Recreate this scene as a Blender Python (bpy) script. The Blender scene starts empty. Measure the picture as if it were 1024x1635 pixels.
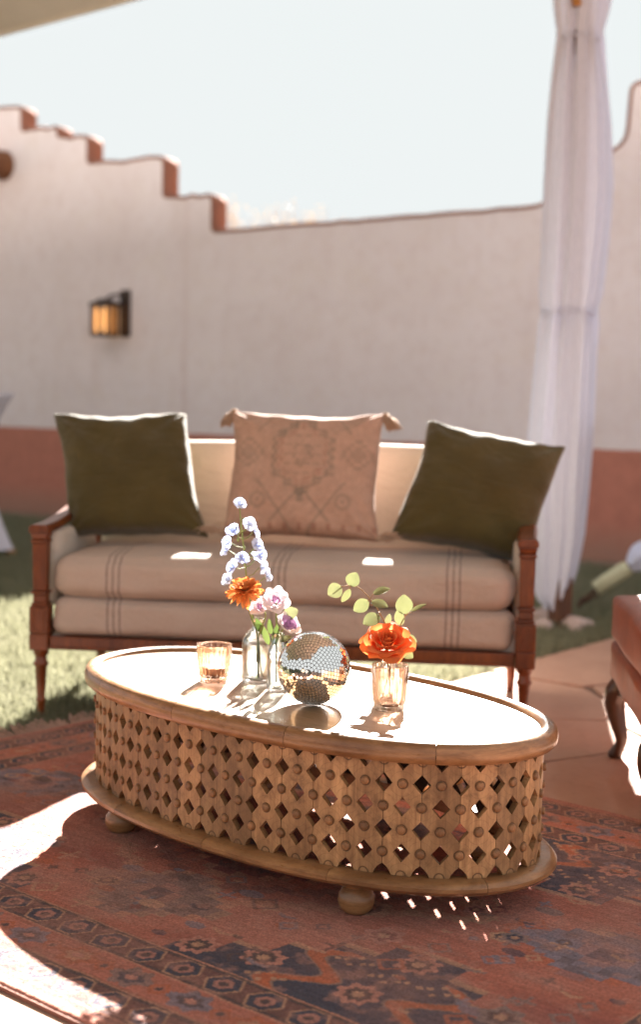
import bpy, bmesh, math, random
import numpy as np
from mathutils import Vector, Matrix, Euler, Quaternion

rnd = random.Random(7)
NR = np.random.default_rng(11)
R = math.radians
PI = math.pi
scene = bpy.context.scene
col = scene.collection

# ------------------------------------------------------------------ camera
cam_d = bpy.data.cameras.new('camera')
cam = bpy.data.objects.new('camera', cam_d)
col.objects.link(cam)
cam_d.sensor_fit = 'VERTICAL'
cam_d.sensor_height = 36.0
cam_d.sensor_width = 36.0
cam_d.lens = 50.0
cam_d.clip_start = 0.05
cam_d.clip_end = 3000
cam.location = (0, 0, 1.10)
cam.rotation_euler = (Matrix.Rotation(R(90 - 4.53), 3, 'X') @ Matrix.Rotation(R(1.15), 3, 'Z')).to_euler()
cam_d.dof.use_dof = True
cam_d.dof.focus_distance = 3.12
cam_d.dof.aperture_fstop = 2.1
scene.camera = cam

# ------------------------------------------------------------------ sky and sun
SUN_EL, SUN_AZ = 30.0, 8.5
world = bpy.data.worlds.new('World')
scene.world = world
world.use_nodes = True
wn, wl = world.node_tree.nodes, world.node_tree.links
wn.clear()
w_out = wn.new('ShaderNodeOutputWorld')
w_bg = wn.new('ShaderNodeBackground')
w_sky = wn.new('ShaderNodeTexSky')
w_sky.sky_type = 'NISHITA'
w_sky.sun_disc = False
w_sky.sun_elevation = R(SUN_EL)
w_sky.sun_rotation = R(SUN_AZ)
w_sky.altitude = 700
w_sky.air_density = 1.0
w_sky.dust_density = 1.6
w_sky.ozone_density = 1.0
w_min = wn.new('ShaderNodeVectorMath'); w_min.operation = 'MINIMUM'     # bright haze levels off to an even white
w_min.inputs[1].default_value = (.545, .572, .572)
w_bg.inputs['Strength'].default_value = 0.15
wl.new(w_sky.outputs[0], w_min.inputs[0])
wl.new(w_min.outputs[0], w_bg.inputs['Color'])
wl.new(w_bg.outputs[0], w_out.inputs['Surface'])

sun_d = bpy.data.lights.new('sun', 'SUN')
sun_d.energy = 5.0
sun_d.angle = R(0.53)
sun_d.color = (1.0, 0.95, 0.88)
sun = bpy.data.objects.new('sun', sun_d)
col.objects.link(sun)
S = Vector((math.sin(R(SUN_AZ)) * math.cos(R(SUN_EL)), math.cos(R(SUN_AZ)) * math.cos(R(SUN_EL)), math.sin(R(SUN_EL))))
sun.rotation_euler = S.to_track_quat('Z', 'Y').to_euler()
sun.location = S * 30

scene.view_settings.view_transform = 'Standard'
scene.view_settings.look = 'None'
scene.view_settings.exposure = 3.4
scene.view_settings.gamma = 1.0
scene.cycles.max_bounces = 10
scene.cycles.diffuse_bounces = 5
scene.cycles.transmission_bounces = 8
scene.cycles.transparent_max_bounces = 16
scene.cycles.sample_clamp_indirect = 4.0
scene.cycles.caustics_reflective = False
scene.cycles.caustics_refractive = False

# ------------------------------------------------------------------ material helpers
class NT:
    def __init__(self, name):
        self.m = bpy.data.materials.new(name)
        self.m.use_nodes = True
        self.n, self.l = self.m.node_tree.nodes, self.m.node_tree.links
        self.n.clear()
        self.out = self.n.new('ShaderNodeOutputMaterial')
    def node(self, typ, **kw):
        x = self.n.new(typ)
        for k, v in kw.items():
            setattr(x, k, v)
        return x
    def put(self, sock, v):
        if isinstance(v, bpy.types.NodeSocket):
            self.l.new(v, sock)
        elif v is not None:
            if sock.type == 'RGBA' and len(v) == 3:
                v = (*v, 1)
            sock.default_value = v
    def coord(self, which='Object', scale=None):
        c = self.node('ShaderNodeTexCoord').outputs[which]
        if scale is not None:
            mp = self.node('ShaderNodeMapping')
            self.put(mp.inputs['Vector'], c)
            mp.inputs['Scale'].default_value = scale if hasattr(scale, '__len__') else (scale,) * 3
            c = mp.outputs[0]
        return c
    def noise(self, vec, scale=5, detail=4, rough=.55, dist=0):
        x = self.node('ShaderNodeTexNoise')
        self.put(x.inputs['Vector'], vec)
        x.inputs['Scale'].default_value = scale
        x.inputs['Detail'].default_value = detail
        x.inputs['Roughness'].default_value = rough
        x.inputs['Distortion'].default_value = dist
        return x.outputs['Fac']
    def math(self, op, a, b=None, c=None, clamp=False):
        x = self.node('ShaderNodeMath', operation=op, use_clamp=clamp)
        for i, v in enumerate((a, b, c)):
            if v is not None:
                self.put(x.inputs[i], v)
        return x.outputs[0]
    def ramp(self, fac, stops, mode='LINEAR'):
        x = self.node('ShaderNodeValToRGB')
        cr = x.color_ramp
        cr.interpolation = mode
        while len(cr.elements) < len(stops):
            cr.elements.new(0.5)
        for e, (p, c) in zip(cr.elements, stops):
            e.position = p
            e.color = (*c, 1) if len(c) == 3 else c
        self.put(x.inputs[0], fac)
        return x.outputs[0]
    def rng(self, fac, a, b, c=0., d=1.):
        x = self.node('ShaderNodeMapRange')
        for i, v in enumerate((fac, a, b, c, d)):
            self.put(x.inputs[i], v)
        return x.outputs[0]
    def mix(self, fac, a, b, blend='MIX'):
        x = self.node('ShaderNodeMix', data_type='RGBA', blend_type=blend)
        self.put(x.inputs['Factor'], fac)
        self.put(x.inputs['A'], a)
        self.put(x.inputs['B'], b)
        return x.outputs['Result']
    def bump(self, h, strength=.3, dist=.002):
        x = self.node('ShaderNodeBump')
        x.inputs['Strength'].default_value = strength
        x.inputs['Distance'].default_value = dist
        self.put(x.inputs['Height'], h)
        return x.outputs[0]
    def bsdf(self, color, rough=.6, normal=None, metal=0, spec=.5, sheen=0, coat=0, trans=0, ior=1.5, sss=0):
        b = self.node('ShaderNodeBsdfPrincipled')
        self.put(b.inputs['Base Color'], color)
        self.put(b.inputs['Roughness'], rough)
        self.put(b.inputs['Metallic'], metal)
        self.put(b.inputs['Specular IOR Level'], spec)
        self.put(b.inputs['IOR'], ior)
        if sheen: b.inputs['Sheen Weight'].default_value = sheen; b.inputs['Sheen Roughness'].default_value = .5
        if coat: b.inputs['Coat Weight'].default_value = coat; b.inputs['Coat Roughness'].default_value = .15
        if trans: b.inputs['Transmission Weight'].default_value = trans
        if normal is not None: self.put(b.inputs['Normal'], normal)
        return b.outputs[0]
    def mixsh(self, fac, a, b):
        x = self.node('ShaderNodeMixShader')
        self.put(x.inputs[0], fac)
        self.l.new(a, x.inputs[1]); self.l.new(b, x.inputs[2])
        return x.outputs[0]
    def done(self, sh):
        self.l.new(sh, self.out.inputs['Surface'])
        return self.m

def scal(c, k): return tuple(v * k for v in c)

def mat_wood(name, dark, light, axis=(1, 12, 12), scale=3.0, rough=.5, coat=0., vary=.35, uvring=False, spec=.4):
    t = NT(name)
    co = t.coord('Object')
    oi = t.node('ShaderNodeObjectInfo')
    off = t.node('ShaderNodeVectorMath', operation='ADD')
    sc = t.node('ShaderNodeVectorMath', operation='SCALE')
    t.put(sc.inputs[0], (31., 17., 23.)); t.put(sc.inputs['Scale'], oi.outputs['Random'])
    t.put(off.inputs[0], co); t.put(off.inputs[1], sc.outputs[0])
    mp = t.node('ShaderNodeMapping'); t.put(mp.inputs['Vector'], off.outputs[0]); mp.inputs['Scale'].default_value = axis
    g1 = t.noise(mp.outputs[0], scale, 8, .62, 1.2)
    g2 = t.noise(mp.outputs[0], scale * 9, 3, .6, .3)
    f = t.math('ADD', t.math('MULTIPLY', g1, .75), t.math('MULTIPLY', g2, .25))
    c = t.ramp(f, [(.30, dark), (.52, tuple((a + b) / 2 for a, b in zip(dark, light))), (.72, light)])
    blot = t.noise(off.outputs[0], 7, 4, .6)
    c = t.mix(t.rng(blot, .45, .75, 0, .55), c, scal(dark, .8))
    tone = t.math('ADD', 1 - vary * .6, t.math('MULTIPLY', oi.outputs['Random'], vary))
    cc = t.node('ShaderNodeVectorMath', operation='SCALE'); t.put(cc.inputs[0], c); t.put(cc.inputs['Scale'], tone)
    h = f
    if uvring:
        # shallow carved circles around every peg, from the strip's own column/row coordinates
        uv = t.node('ShaderNodeUVMap'); uv.uv_map = 'lattice'
        sp = t.node('ShaderNodeSeparateXYZ'); t.put(sp.inputs[0], uv.outputs[0])
        a = t.math('MULTIPLY', t.math('ADD', sp.outputs[0], sp.outputs[1]), .5)
        b = t.math('MULTIPLY', t.math('SUBTRACT', sp.outputs[0], sp.outputs[1]), .5)
        da = t.math('SUBTRACT', a, t.math('ROUND', a)); db = t.math('SUBTRACT', b, t.math('ROUND', b))
        dx = t.math('MULTIPLY', t.math('ADD', da, db), .04); dy = t.math('MULTIPLY', t.math('SUBTRACT', da, db), .0485)
        d = t.math('SQRT', t.math('ADD', t.math('MULTIPLY', dx, dx), t.math('MULTIPLY', dy, dy)))
        rg = t.math('ABSOLUTE', t.math('SUBTRACT', d, .0262))
        groove = t.math('MINIMUM', t.rng(rg, 0, .0010, .62, 1), t.rng(t.math('ABSOLUTE', t.math('SUBTRACT', d, .0102)), .0006, .0022, 0, 1))
        cc2 = t.mix(t.math('SUBTRACT', 1, groove), cc.outputs[0], scal(dark, .35))
        cfin = t.mix(.8, cc.outputs[0], cc2)
        h = t.math('ADD', t.math('MULTIPLY', f, .5), groove)
        # handling grime gathered in the cuts, uneven from place to place
        gr_ = t.math('MULTIPLY', t.rng(t.noise(co, 16, 5, .7), .48, .68, 0, .75), t.rng(t.noise(co, 120, 3, .6), .35, .6, .4, 1))
        cfin = t.mix(gr_, cfin, scal(dark, .55))
        nrm = t.bump(h, .5, .0012)
    else:
        cfin = cc.outputs[0]
        nrm = t.bump(h, .25, .0015)
    ro = t.rng(g2, .3, .7, max(rough - .1, .05), rough + .12)
    return t.done(t.bsdf(cfin, ro, nrm, spec=spec, coat=coat))

def mat_fabric(name, color, color2=None, weave=900, sheen=.25, rough=.85, stripes=None, attr=None, blotch=4, stripe_col=(.10, .10, .12), transl=0.):
    t = NT(name)
    co = t.coord('Object')
    n = t.noise(co, blotch, 4, .6)
    c = t.mix(t.rng(n, .35, .7), color, color2 or scal(color, .82))
    if attr:
        at_ = t.node('ShaderNodeVertexColor'); at_.layer_name = attr
        c = t.mix(t.rng(n, .3, .8, 0, .25), at_.outputs[0], scal(color, .9))
    sp = t.node('ShaderNodeSeparateXYZ'); t.put(sp.inputs[0], co)
    if stripes:
        tot = None
        stw = t.noise(t.coord('Object', (.1, 1, 1)), 9, 2, .5)
        for x0 in stripes:
            d = t.math('ABSOLUTE', t.math('SUBTRACT', t.math('ADD', sp.outputs[0], t.math('MULTIPLY', t.math('SUBTRACT', stw, .5), .014)), x0))
            s_ = t.math('LESS_THAN', d, .0032)
            tot = s_ if tot is None else t.math('MAXIMUM', tot, s_)
        fade = t.math('MULTIPLY', tot, t.rng(t.noise(co, 180, 2, .5), .3, .7, .45, .95))
        c = t.mix(fade, c, stripe_col)
    th = t.noise(t.coord('Object', (1, .25, 1)), weave * .5, 2, .6)
    th2 = t.noise(t.coord('Object', (.2, 1, 1)), weave * .5, 2, .6)
    h = t.math('ADD', th, th2)
    c = t.mix(t.rng(h, .7, 1.3, .35, 0), c, scal(color, .6))
    big = t.math('ADD', t.noise(co, 18, 3, .5, .6), t.math('MULTIPLY', t.noise(t.coord('Object', (1, 1, 2.5)), 5, 2, .5, 1.), 1.6))
    nrm = t.bump(t.math('ADD', t.math('MULTIPLY', h, .15), big), .5, .013)
    sh = t.bsdf(c, rough, nrm, spec=.2, sheen=sheen)
    if transl:
        tr = t.node('ShaderNodeBsdfTranslucent'); t.put(tr.inputs[0], c)
        sh = t.mixsh(transl, sh, tr.outputs[0])
    return t.done(sh)

def mat_leaf(name, color, color2, transl=.35, rough=.6, spec=.2):
    t = NT(name)
    oi = t.node('ShaderNodeObjectInfo')
    n = t.noise(t.coord('Object'), 60, 3, .6)
    f = t.math('ADD', t.math('MULTIPLY', n, .7), t.math('MULTIPLY', oi.outputs['Random'], .45))
    c = t.mix(t.rng(f, .25, .9), color, color2)
    b = t.bsdf(c, rough, t.bump(n, .2, .001), spec=spec)
    tr = t.node('ShaderNodeBsdfTranslucent'); t.put(tr.inputs[0], c)
    return t.done(t.mixsh(transl, b, tr.outputs[0]))

def mat_glass(name, tint, clear=.62, refr=.3, rough=.02):
    # thin blown glass: mostly see-through, part refracting, gloss rising to the edge
    t = NT(name)
    fr = t.node('ShaderNodeFresnel'); fr.inputs['IOR'].default_value = 1.5
    bn = t.bump(t.noise(t.coord('Object'), 30, 2, .5), .08, .002)
    t.put(fr.inputs['Normal'], bn)
    tp = t.node('ShaderNodeBsdfTransparent'); t.put(tp.inputs[0], tint)
    rf = t.node('ShaderNodeBsdfRefraction'); t.put(rf.inputs[0], tint); rf.inputs['Roughness'].default_value = rough; rf.inputs['IOR'].default_value = 1.25
    gl = t.node('ShaderNodeBsdfGlossy'); t.put(gl.inputs[0], (1, 1, 1)); gl.inputs['Roughness'].default_value = .04
    t.put(gl.inputs['Normal'], bn); t.put(rf.inputs['Normal'], bn)
    body = t.mixsh(refr, tp.outputs[0], rf.outputs[0])
    return t.done(t.mixsh(t.math('MULTIPLY', fr.outputs[0], .9), body, gl.outputs[0]))

def mat_plain(name, color, rough=.6, metal=0, spec=.5, var=.25, nscale=20, bump=.15):
    t = NT(name)
    n = t.noise(t.coord('Object'), nscale, 5, .6)
    c = t.mix(t.rng(n, .3, .7), scal(color, 1 - var), scal(color, 1 + var * .6))
    return t.done(t.bsdf(c, rough, t.bump(n, bump, .003), metal=metal, spec=spec))

# ------------------------------------------------------------------ mesh helpers
def link(name, me, mat=None, parent=None, smooth=False, loc=None, rot=None):
    o = bpy.data.objects.new(name, me)
    col.objects.link(o)
    if mat is not None and len(me.materials) == 0:
        me.materials.append(mat)
    if smooth:
        me.polygons.foreach_set('use_smooth', [True] * len(me.polygons))
    if parent is not None:
        o.parent = parent
    if loc is not None: o.location = loc
    if rot is not None: o.rotation_euler = rot
    return o

def mesh(name, verts, faces, mat=None, parent=None, smooth=False, loc=None, rot=None):
    me = bpy.data.meshes.new(name)
    me.from_pydata([tuple(v) for v in verts], [], faces)
    me.update()
    return link(name, me, mat, parent, smooth, loc, rot)

def autosmooth(o, ang=40):
    me = o.data
    bm = bmesh.new(); bm.from_mesh(me)
    for f in bm.faces: f.smooth = True
    for e in bm.edges:
        if len(e.link_faces) == 2 and e.calc_face_angle(0) > R(ang):
            e.smooth = False
    bm.to_mesh(me); bm.free()
    return o

def thing(name, label, cat, loc=(0, 0, 0), rot=(0, 0, 0), group=None):
    o = bpy.data.objects.new(name, None)
    o.empty_display_size = .1
    col.objects.link(o)
    o.location = loc; o.rotation_euler = rot
    tag(o, label, cat, group)
    return o

def tag(o, label, cat, group=None):
    o['label'] = label; o['category'] = cat
    if group: o['group'] = group
    return o

class MB:
    """collects pieces of ONE part and builds them as one mesh"""
    def __init__(self): self.v, self.f = [], []
    def add(self, verts, faces, M=None):
        b = len(self.v)
        for v in verts:
            v = Vector(v)
            self.v.append(tuple(M @ v if M is not None else v))
        self.f += [tuple(i + b for i in f) for f in faces]
        return self
    def box(self, x0, x1, y0, y1, z0, z1, M=None, top=1.0):
        cx, cy = (x0 + x1) / 2, (y0 + y1) / 2
        tx = lambda x: cx + (x - cx) * top
        ty = lambda y: cy + (y - cy) * top
        v = [(x0, y0, z0), (x1, y0, z0), (x1, y1, z0), (x0, y1, z0), (tx(x0), ty(y0), z1), (tx(x1), ty(y0), z1), (tx(x1), ty(y1), z1), (tx(x0), ty(y1), z1)]
        return self.add(v, [(3, 2, 1, 0), (4, 5, 6, 7), (0, 1, 5, 4), (1, 2, 6, 5), (2, 3, 7, 6), (3, 0, 4, 7)], M)
    def lathe(self, prof, n=24, M=None, ribs=0, ribd=0., square=0):
        v, f = [], []
        for (r, z) in prof:
            for k in range(n):
                a = 2 * PI * k / n
                rr = r * (1 + (ribd * math.cos(ribs * a) if ribs else 0))
                v.append((rr * math.cos(a), rr * math.sin(a), z))
        m = len(prof)
        for i in range(m - 1):
            for k in range(n):
                k2 = (k + 1) % n
                f.append((i * n + k, i * n + k2, (i + 1) * n + k2, (i + 1) * n + k))
        if prof[0][0] > 1e-5: f.append(tuple(reversed(range(n))))
        if prof[-1][0] > 1e-5: f.append(tuple((m - 1) * n + k for k in range(n)))
        return self.add(v, f, M)
    def tube(self, pts, rad, n=8, cap=True, M=None):
        pts = [Vector(p) for p in pts]
        if not hasattr(rad, '__len__'): rad = [rad] * len(pts)
        v, f = [], []
        up = None
        for i, p in enumerate(pts):
            d = (pts[min(i + 1, len(pts) - 1)] - pts[max(i - 1, 0)]).normalized()
            if up is None:
                up = Vector((0, 0, 1)) if abs(d.z) < .9 else Vector((1, 0, 0))
            s = d.cross(up).normalized(); up = s.cross(d).normalized()
            for k in range(n):
                a = 2 * PI * k / n
                v.append(p + (s * math.cos(a) + up * math.sin(a)) * rad[i])
        for i in range(len(pts) - 1):
            for k in range(n):
                k2 = (k + 1) % n
                f.append((i * n + k, i * n + k2, (i + 1) * n + k2, (i + 1) * n + k))
        if cap:
            f.append(tuple(reversed(range(n)))); f.append(tuple((len(pts) - 1) * n + k for k in range(n)))
        return self.add(v, f, M)
    def build(self, name, mat, parent=None, smooth=False, loc=None, rot=None, bevel=0, auto=None):
        o = mesh(name, self.v, self.f, mat, parent, smooth, loc, rot)
        if auto: autosmooth(o, auto)
        if bevel:
            b = o.modifiers.new('bevel', 'BEVEL'); b.width = bevel; b.segments = 2; b.limit_method = 'ANGLE'; b.angle_limit = R(40)
            b.harden_normals = False
        return o

def curve_pts(ctrl, n):
    """Catmull-Rom through control points"""
    c = [Vector(p) for p in ctrl]
    c = [c[0] * 2 - c[1]] + c + [c[-1] * 2 - c[-2]]
    out = []
    m = len(c) - 3
    for i in range(n):
        t = i / (n - 1) * m
        k = min(int(t), m - 1); t -= k
        p0, p1, p2, p3 = c[k:k + 4]
        out.append(.5 * ((2 * p1) + (p2 - p0) * t + (2 * p0 - 5 * p1 + 4 * p2 - p3) * t * t + (3 * p1 - p0 - 3 * p2 + p3) * t ** 3))
    return out

def rbox(w, d, h, r, n=10, crown=0., front=0., wob=0., seed=0):
    """soft upholstered block centred in x and y, from z=0 to h; rounded by r, crowned on top, bulged at the sides"""
    v, f, idx = [], [], {}
    def vert(p):
        k = tuple(round(c, 5) for c in p)
        if k not in idx:
            idx[k] = len(v); v.append(p)
        return idx[k]
    def grid(a):  # denser near ends
        s = np.linspace(-1, 1, n + 1)
        return np.sign(s) * (1 - (1 - abs(s)) ** 1.6)
    g = grid(n)
    for ax in range(3):
        for sg in (-1, 1):
            for i in range(n):
                for j in range(n):
                    q = []
                    for (a, b) in ((g[i], g[j]), (g[i + 1], g[j]), (g[i + 1], g[j + 1]), (g[i], g[j + 1])):
                        p = [0, 0, 0]; p[ax] = sg; p[(ax + 1) % 3] = a; p[(ax + 2) % 3] = b
                        q.append(vert(tuple(p)))
                    f.append(tuple(q if sg > 0 else reversed(q)))
    out = []
    H = (w / 2, d / 2, h / 2)
    ph = [NR.uniform(0, 6.28) for _ in range(6)]
    for p in v:
        P = Vector((p[0] * H[0], p[1] * H[1], p[2] * H[2]))
        I = Vector([max(-(H[k] - r), min(H[k] - r, P[k])) for k in range(3)])
        D = P - I
        if D.length > 1e-6: P = I + D.normalized() * min(r, D.length * 1.0 if D.length < r else r)
        a, b, c = p
        P.z += crown * (1 - a ** 4) * (1 - b ** 4) * (1 if c > 0 else .25) * max(c, 0)
        P.y += front * math.copysign(1, b) * (1 - a ** 4) * (1 - c ** 4) * abs(b) ** 3
        P.x += front * math.copysign(1, a) * (1 - b ** 4) * (1 - c ** 4) * abs(a) ** 3
        if wob:
            P.z += wob * math.sin(P.x * 9 + ph[0]) * math.sin(P.y * 11 + ph[1]) * max(c, 0)
            P.y += wob * math.sin(P.x * 13 + ph[2] + c * 2)
        out.append(P + Vector((0, 0, h / 2)))
    return out, f

# ------------------------------------------------------------------ materials
M = {}
M['table_wood'] = mat_wood('table_wood', (.165, .074, .029), (.60, .345, .160), axis=(14, 14, 1.6), scale=2.2, rough=.46, uvring=True, vary=.55)
M['table_rim'] = mat_wood('table_rim', (.15, .063, .024), (.44, .225, .095), axis=(2.5, 2.5, 14), scale=3, rough=.36, vary=.3, coat=.25)
M['table_top'] = mat_wood('table_top', (.30, .16, .075), (.52, .33, .18), axis=(1.5, 12, 8), scale=3, rough=.38, vary=.1, coat=1.0)
M['shade_inner'] = mat_wood('shade_inner', (.022, .010, .005), (.055, .026, .012), axis=(14, 14, 1.6), scale=2.2, rough=.8)  # inner plank faces coloured near black to stand in for shade inside the drum
M['peg_wood'] = mat_wood('peg_wood', (.14, .06, .024), (.36, .18, .075), axis=(20, 20, 20), scale=3, rough=.45, vary=.4)
M['cherry'] = mat_wood('cherry', (.07, .013, .004), (.28, .068, .014), axis=(10, 10, 1.2), scale=2.5, rough=.35, coat=.22, vary=.2)
M['walnut'] = mat_wood('walnut', (.035, .013, .007), (.10, .036, .016), axis=(8, 8, 1.5), scale=3, rough=.35, coat=.3, vary=.2)
M['post_wood'] = mat_wood('post_wood', (.05, .02, .012), (.15, .06, .03), axis=(9, 9, 1), scale=3, rough=.6, vary=.2)
M['brace_wood'] = mat_wood('brace_wood', (.30, .13, .04), (.55, .28, .09), axis=(9, 9, 1), scale=3, rough=.5, vary=.2)
M['log_wood'] = mat_wood('log_wood', (.10, .035, .012), (.24, .095, .04), axis=(4, 4, 4), scale=3, rough=.75, vary=.2)
st = []
for c_ in (-.56, .0, .575):
    st += [c_ - .021, c_, c_ + .021]
M['linen'] = mat_fabric('linen', (.55, .43, .365), (.50, .385, .325), stripes=st, stripe_col=(.17, .12, .11), sheen=.1)
M['linen_plain'] = mat_fabric('linen_plain', (.64, .57, .50), (.58, .51, .45), sheen=.1)
M['green_velvet'] = mat_fabric('green_velvet', (.090, .066, .018), (.064, .047, .013), sheen=.35, blotch=6, weave=1400)
M['kilim'] = mat_fabric('kilim', (.40, .22, .155), attr='pattern', sheen=.1)
M['tassel'] = mat_fabric('tassel', (.52, .36, .26), (.42, .28, .20), sheen=.2)
M['leather'] = mat_plain('leather', (.28, .058, .013), .5, spec=.3, var=.3, nscale=9, bump=.1)

def mat_curtain():
    t = NT('sheer_fabric')
    th = t.noise(t.coord('Object', (30, 30, 1.2)), 14, 3, .6)
    c = t.mix(t.rng(th, .3, .7), (.51, .54, .67), (.62, .65, .79))
    d = t.node('ShaderNodeBsdfDiffuse'); t.put(d.inputs[0], c)
    tr = t.node('ShaderNodeBsdfTranslucent'); t.put(tr.inputs[0], c)
    tp = t.node('ShaderNodeBsdfTransparent')
    return t.done(t.mixsh(.05, t.mixsh(.10, d.outputs[0], tr.outputs[0]), tp.outputs[0]))
M['sheer'] = mat_curtain()

def mat_canvas():
    t = NT('tent_canvas')
    n = t.noise(t.coord('Object'), 3, 4, .6)
    c = t.mix(t.rng(n, .3, .7), (.66, .63, .60), (.72, .69, .66))
    d = t.node('ShaderNodeBsdfDiffuse'); t.put(d.inputs[0], c)
    tr = t.node('ShaderNodeBsdfTranslucent'); t.put(tr.inputs[0], c)
    return t.done(t.mixsh(.05, d.outputs[0], tr.outputs[0]))
M['canvas'] = mat_canvas()

def mat_wall():
    t = NT('stucco')
    co = t.coord('Object')
    sp = t.node('ShaderNodeSeparateXYZ'); t.put(sp.inputs[0], co)
    n1 = t.noise(co, 1.1, 5, .6); n2 = t.noise(co, 9, 5, .65); n3 = t.noise(co, 45, 4, .6)
    pale = t.mix(t.rng(n1, .35, .68), (.70, .63, .645), (.65, .57, .575))
    pale = t.mix(t.rng(n2, .47, .75, 0, .4), pale, (.56, .44, .43))
    # rain streaks running down from the coping
    vs = t.noise(t.coord('Object', (1.6, 1, .22)), 2.2, 5, .7, .8)
    pale = t.mix(t.rng(vs, .52, .74, 0, .14), pale, (.52, .39, .38))
    pale = t.mix(t.rng(t.noise(co, 2.6, 6, .7, .6), .5, .72, 0, .4), pale, (.66, .58, .54))
    # one uneven vertical line, darker and redder, fainter higher up
    sx = t.math('ABSOLUTE', t.math('SUBTRACT', t.math('ADD', sp.outputs[0], t.math('MULTIPLY', t.math('SUBTRACT', n2, .5), .06)), 1.96))
    pale = t.mix(t.math('MULTIPLY', t.rng(sx, .0, .05, .38, 0), t.rng(sp.outputs[2], .9, 2.0, 1, .35)), pale, (.47, .31, .30))
    red = t.mix(t.rng(n2, .35, .7), (.46, .185, .135), (.37, .15, .11))
    red = t.mix(t.rng(n3, .58, .8, 0, .35), red, (.50, .28, .21))
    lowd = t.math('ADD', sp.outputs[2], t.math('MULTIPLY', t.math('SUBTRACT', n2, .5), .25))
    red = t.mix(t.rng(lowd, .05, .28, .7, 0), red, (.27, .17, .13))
    edge = t.math('ADD', sp.outputs[2], t.math('MULTIPLY', t.math('SUBTRACT', n2, .5), .035))
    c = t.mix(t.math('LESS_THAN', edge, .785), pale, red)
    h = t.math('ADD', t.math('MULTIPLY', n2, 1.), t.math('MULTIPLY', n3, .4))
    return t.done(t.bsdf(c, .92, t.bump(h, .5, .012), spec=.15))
M['stucco'] = mat_wall()
def mat_adobe():
    t = NT('bare_adobe')
    n2 = t.noise(t.coord('Object'), 9, 6, .65)
    c = t.mix(t.rng(n2, .35, .7), (.25, .115, .08), (.20, .09, .065))
    return t.done(t.bsdf(c, .95, t.bump(n2, .7, .02), spec=.1))
M['adobe'] = mat_adobe()

# ------------------------------------------------------------------ ground, lawn, patio
def structure(o):
    o['kind'] = 'structure'; return o

def mat_ground(name, a, b, c_, scale=3, rough=.95):
    t = NT(name)
    co = t.coord('Object')
    n = t.noise(co, scale, 6, .6); n2 = t.noise(co, scale * 14, 4, .6)
    c = t.mix(t.rng(n, .35, .65), a, b)
    c = t.mix(t.rng(n2, .5, .8, 0, .6), c, c_)
    return t.done(t.bsdf(c, rough, t.bump(n2, .6, .02), spec=.15))
M['dirt'] = mat_ground('desert_dirt', (.24, .17, .12), (.20, .14, .10), (.30, .22, .16), .8)
M['lawn'] = mat_ground('lawn_soil', (.07, .068, .035), (.06, .062, .03), (.10, .09, .05), 6)
M['mortar'] = mat_ground('mortar', (.20, .13, .10), (.16, .105, .085), (.25, .17, .14), 4)
M['strip'] = mat_ground('wall_foot_dirt', (.26, .17, .125), (.20, .13, .10), (.33, .23, .18), 4)

structure(mesh('ground', [(-900, -900, -.03), (900, -900, -.03), (900, 900, -.03), (-900, 900, -.03)], [(0, 1, 2, 3)], M['dirt']))
WA = Vector((-2.827, 13.277, 0)); WD = Vector((.83582, -.54900, 0)); WN = Vector((-.54900, -.83582, 0))
def on_wall(s, d, z=0):
    return WA + WD * s + WN * d + Vector((0, 0, z))
lawn_v = [on_wall(-9, .45), on_wall(11, .45), Vector((9, 1.0, 0)), Vector((9, -8, 0)), Vector((-12, -8, 0))]
structure(mesh('lawn', [(v.x, v.y, -.012) for v in lawn_v], [tuple(range(5))], M['lawn']))
sv = [on_wall(-9, -.1), on_wall(11, -.1), on_wall(11, .55), on_wall(-9, .55)]
structure(mesh('dirt_strip', [(v.x, v.y, -.006) for v in sv], [(3, 2, 1, 0)], M['strip']))

# patio: mortar bed with irregular flagstones set into it
PA = Vector((.556, 5.587)); PD = Vector((.6018, .7986)); PN = Vector((.7986, -.6018))   # edge line, along it, towards the paved side
def pat(s, d): 
    p = PA + PD * s + PN * d
    return (p.x, p.y)
patio = structure(mesh('patio', [(*pat(-9.5, 0.0), -.004), (*pat(-9.5, 7), -.004), (*pat(4.2, 7), -.004), (*pat(4.2, 0), -.004)], [(0, 1, 2, 3)], M['mortar']))
def mat_flag():
    t = NT('flagstone')
    oi = t.node('ShaderNodeObjectInfo')
    co = t.coord('Object')
    n = t.noise(co, 3.5, 6, .62); n2 = t.noise(co, 38, 5, .65)
    c = t.mix(t.rng(n, .35, .68), (.44, .265, .195), (.37, .21, .155))
    c = t.mix(t.math('MULTIPLY', oi.outputs['Random'], .45), c, (.41, .27, .20))
    c = t.mix(t.rng(n2, .55, .8, 0, .5), c, (.26, .15, .11))
    return t.done(t.bsdf(c, .8, t.bump(t.math('ADD', n, t.math('MULTIPLY', n2, .5)), .45, .008), spec=.3))
M['flag'] = mat_flag()
def clip_poly(poly, p, n):
    out = []
    for i in range(len(poly)):
        a, b = poly[i], poly[(i + 1) % len(poly)]
        da, db = (a - p).dot(n), (b - p).dot(n)
        if da <= 0: out.append(a)
        if (da < 0 < db) or (db < 0 < da):
            out.append(a + (b - a) * (da / (da - db)))
    return out
seeds = []
x0s, x1s, y0s, y1s = -9.4, 4.1, 0.02, 6.4
gs = .74
for i in range(int((x1s - x0s) / gs) + 1):
    for j in range(int((y1s - y0s) / gs) + 1):
        seeds.append(Vector((x0s + (i + .5 + rnd.uniform(-.36, .36)) * gs, y0s + (j + .5 + rnd.uniform(-.36, .36)) * gs)))
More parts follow.
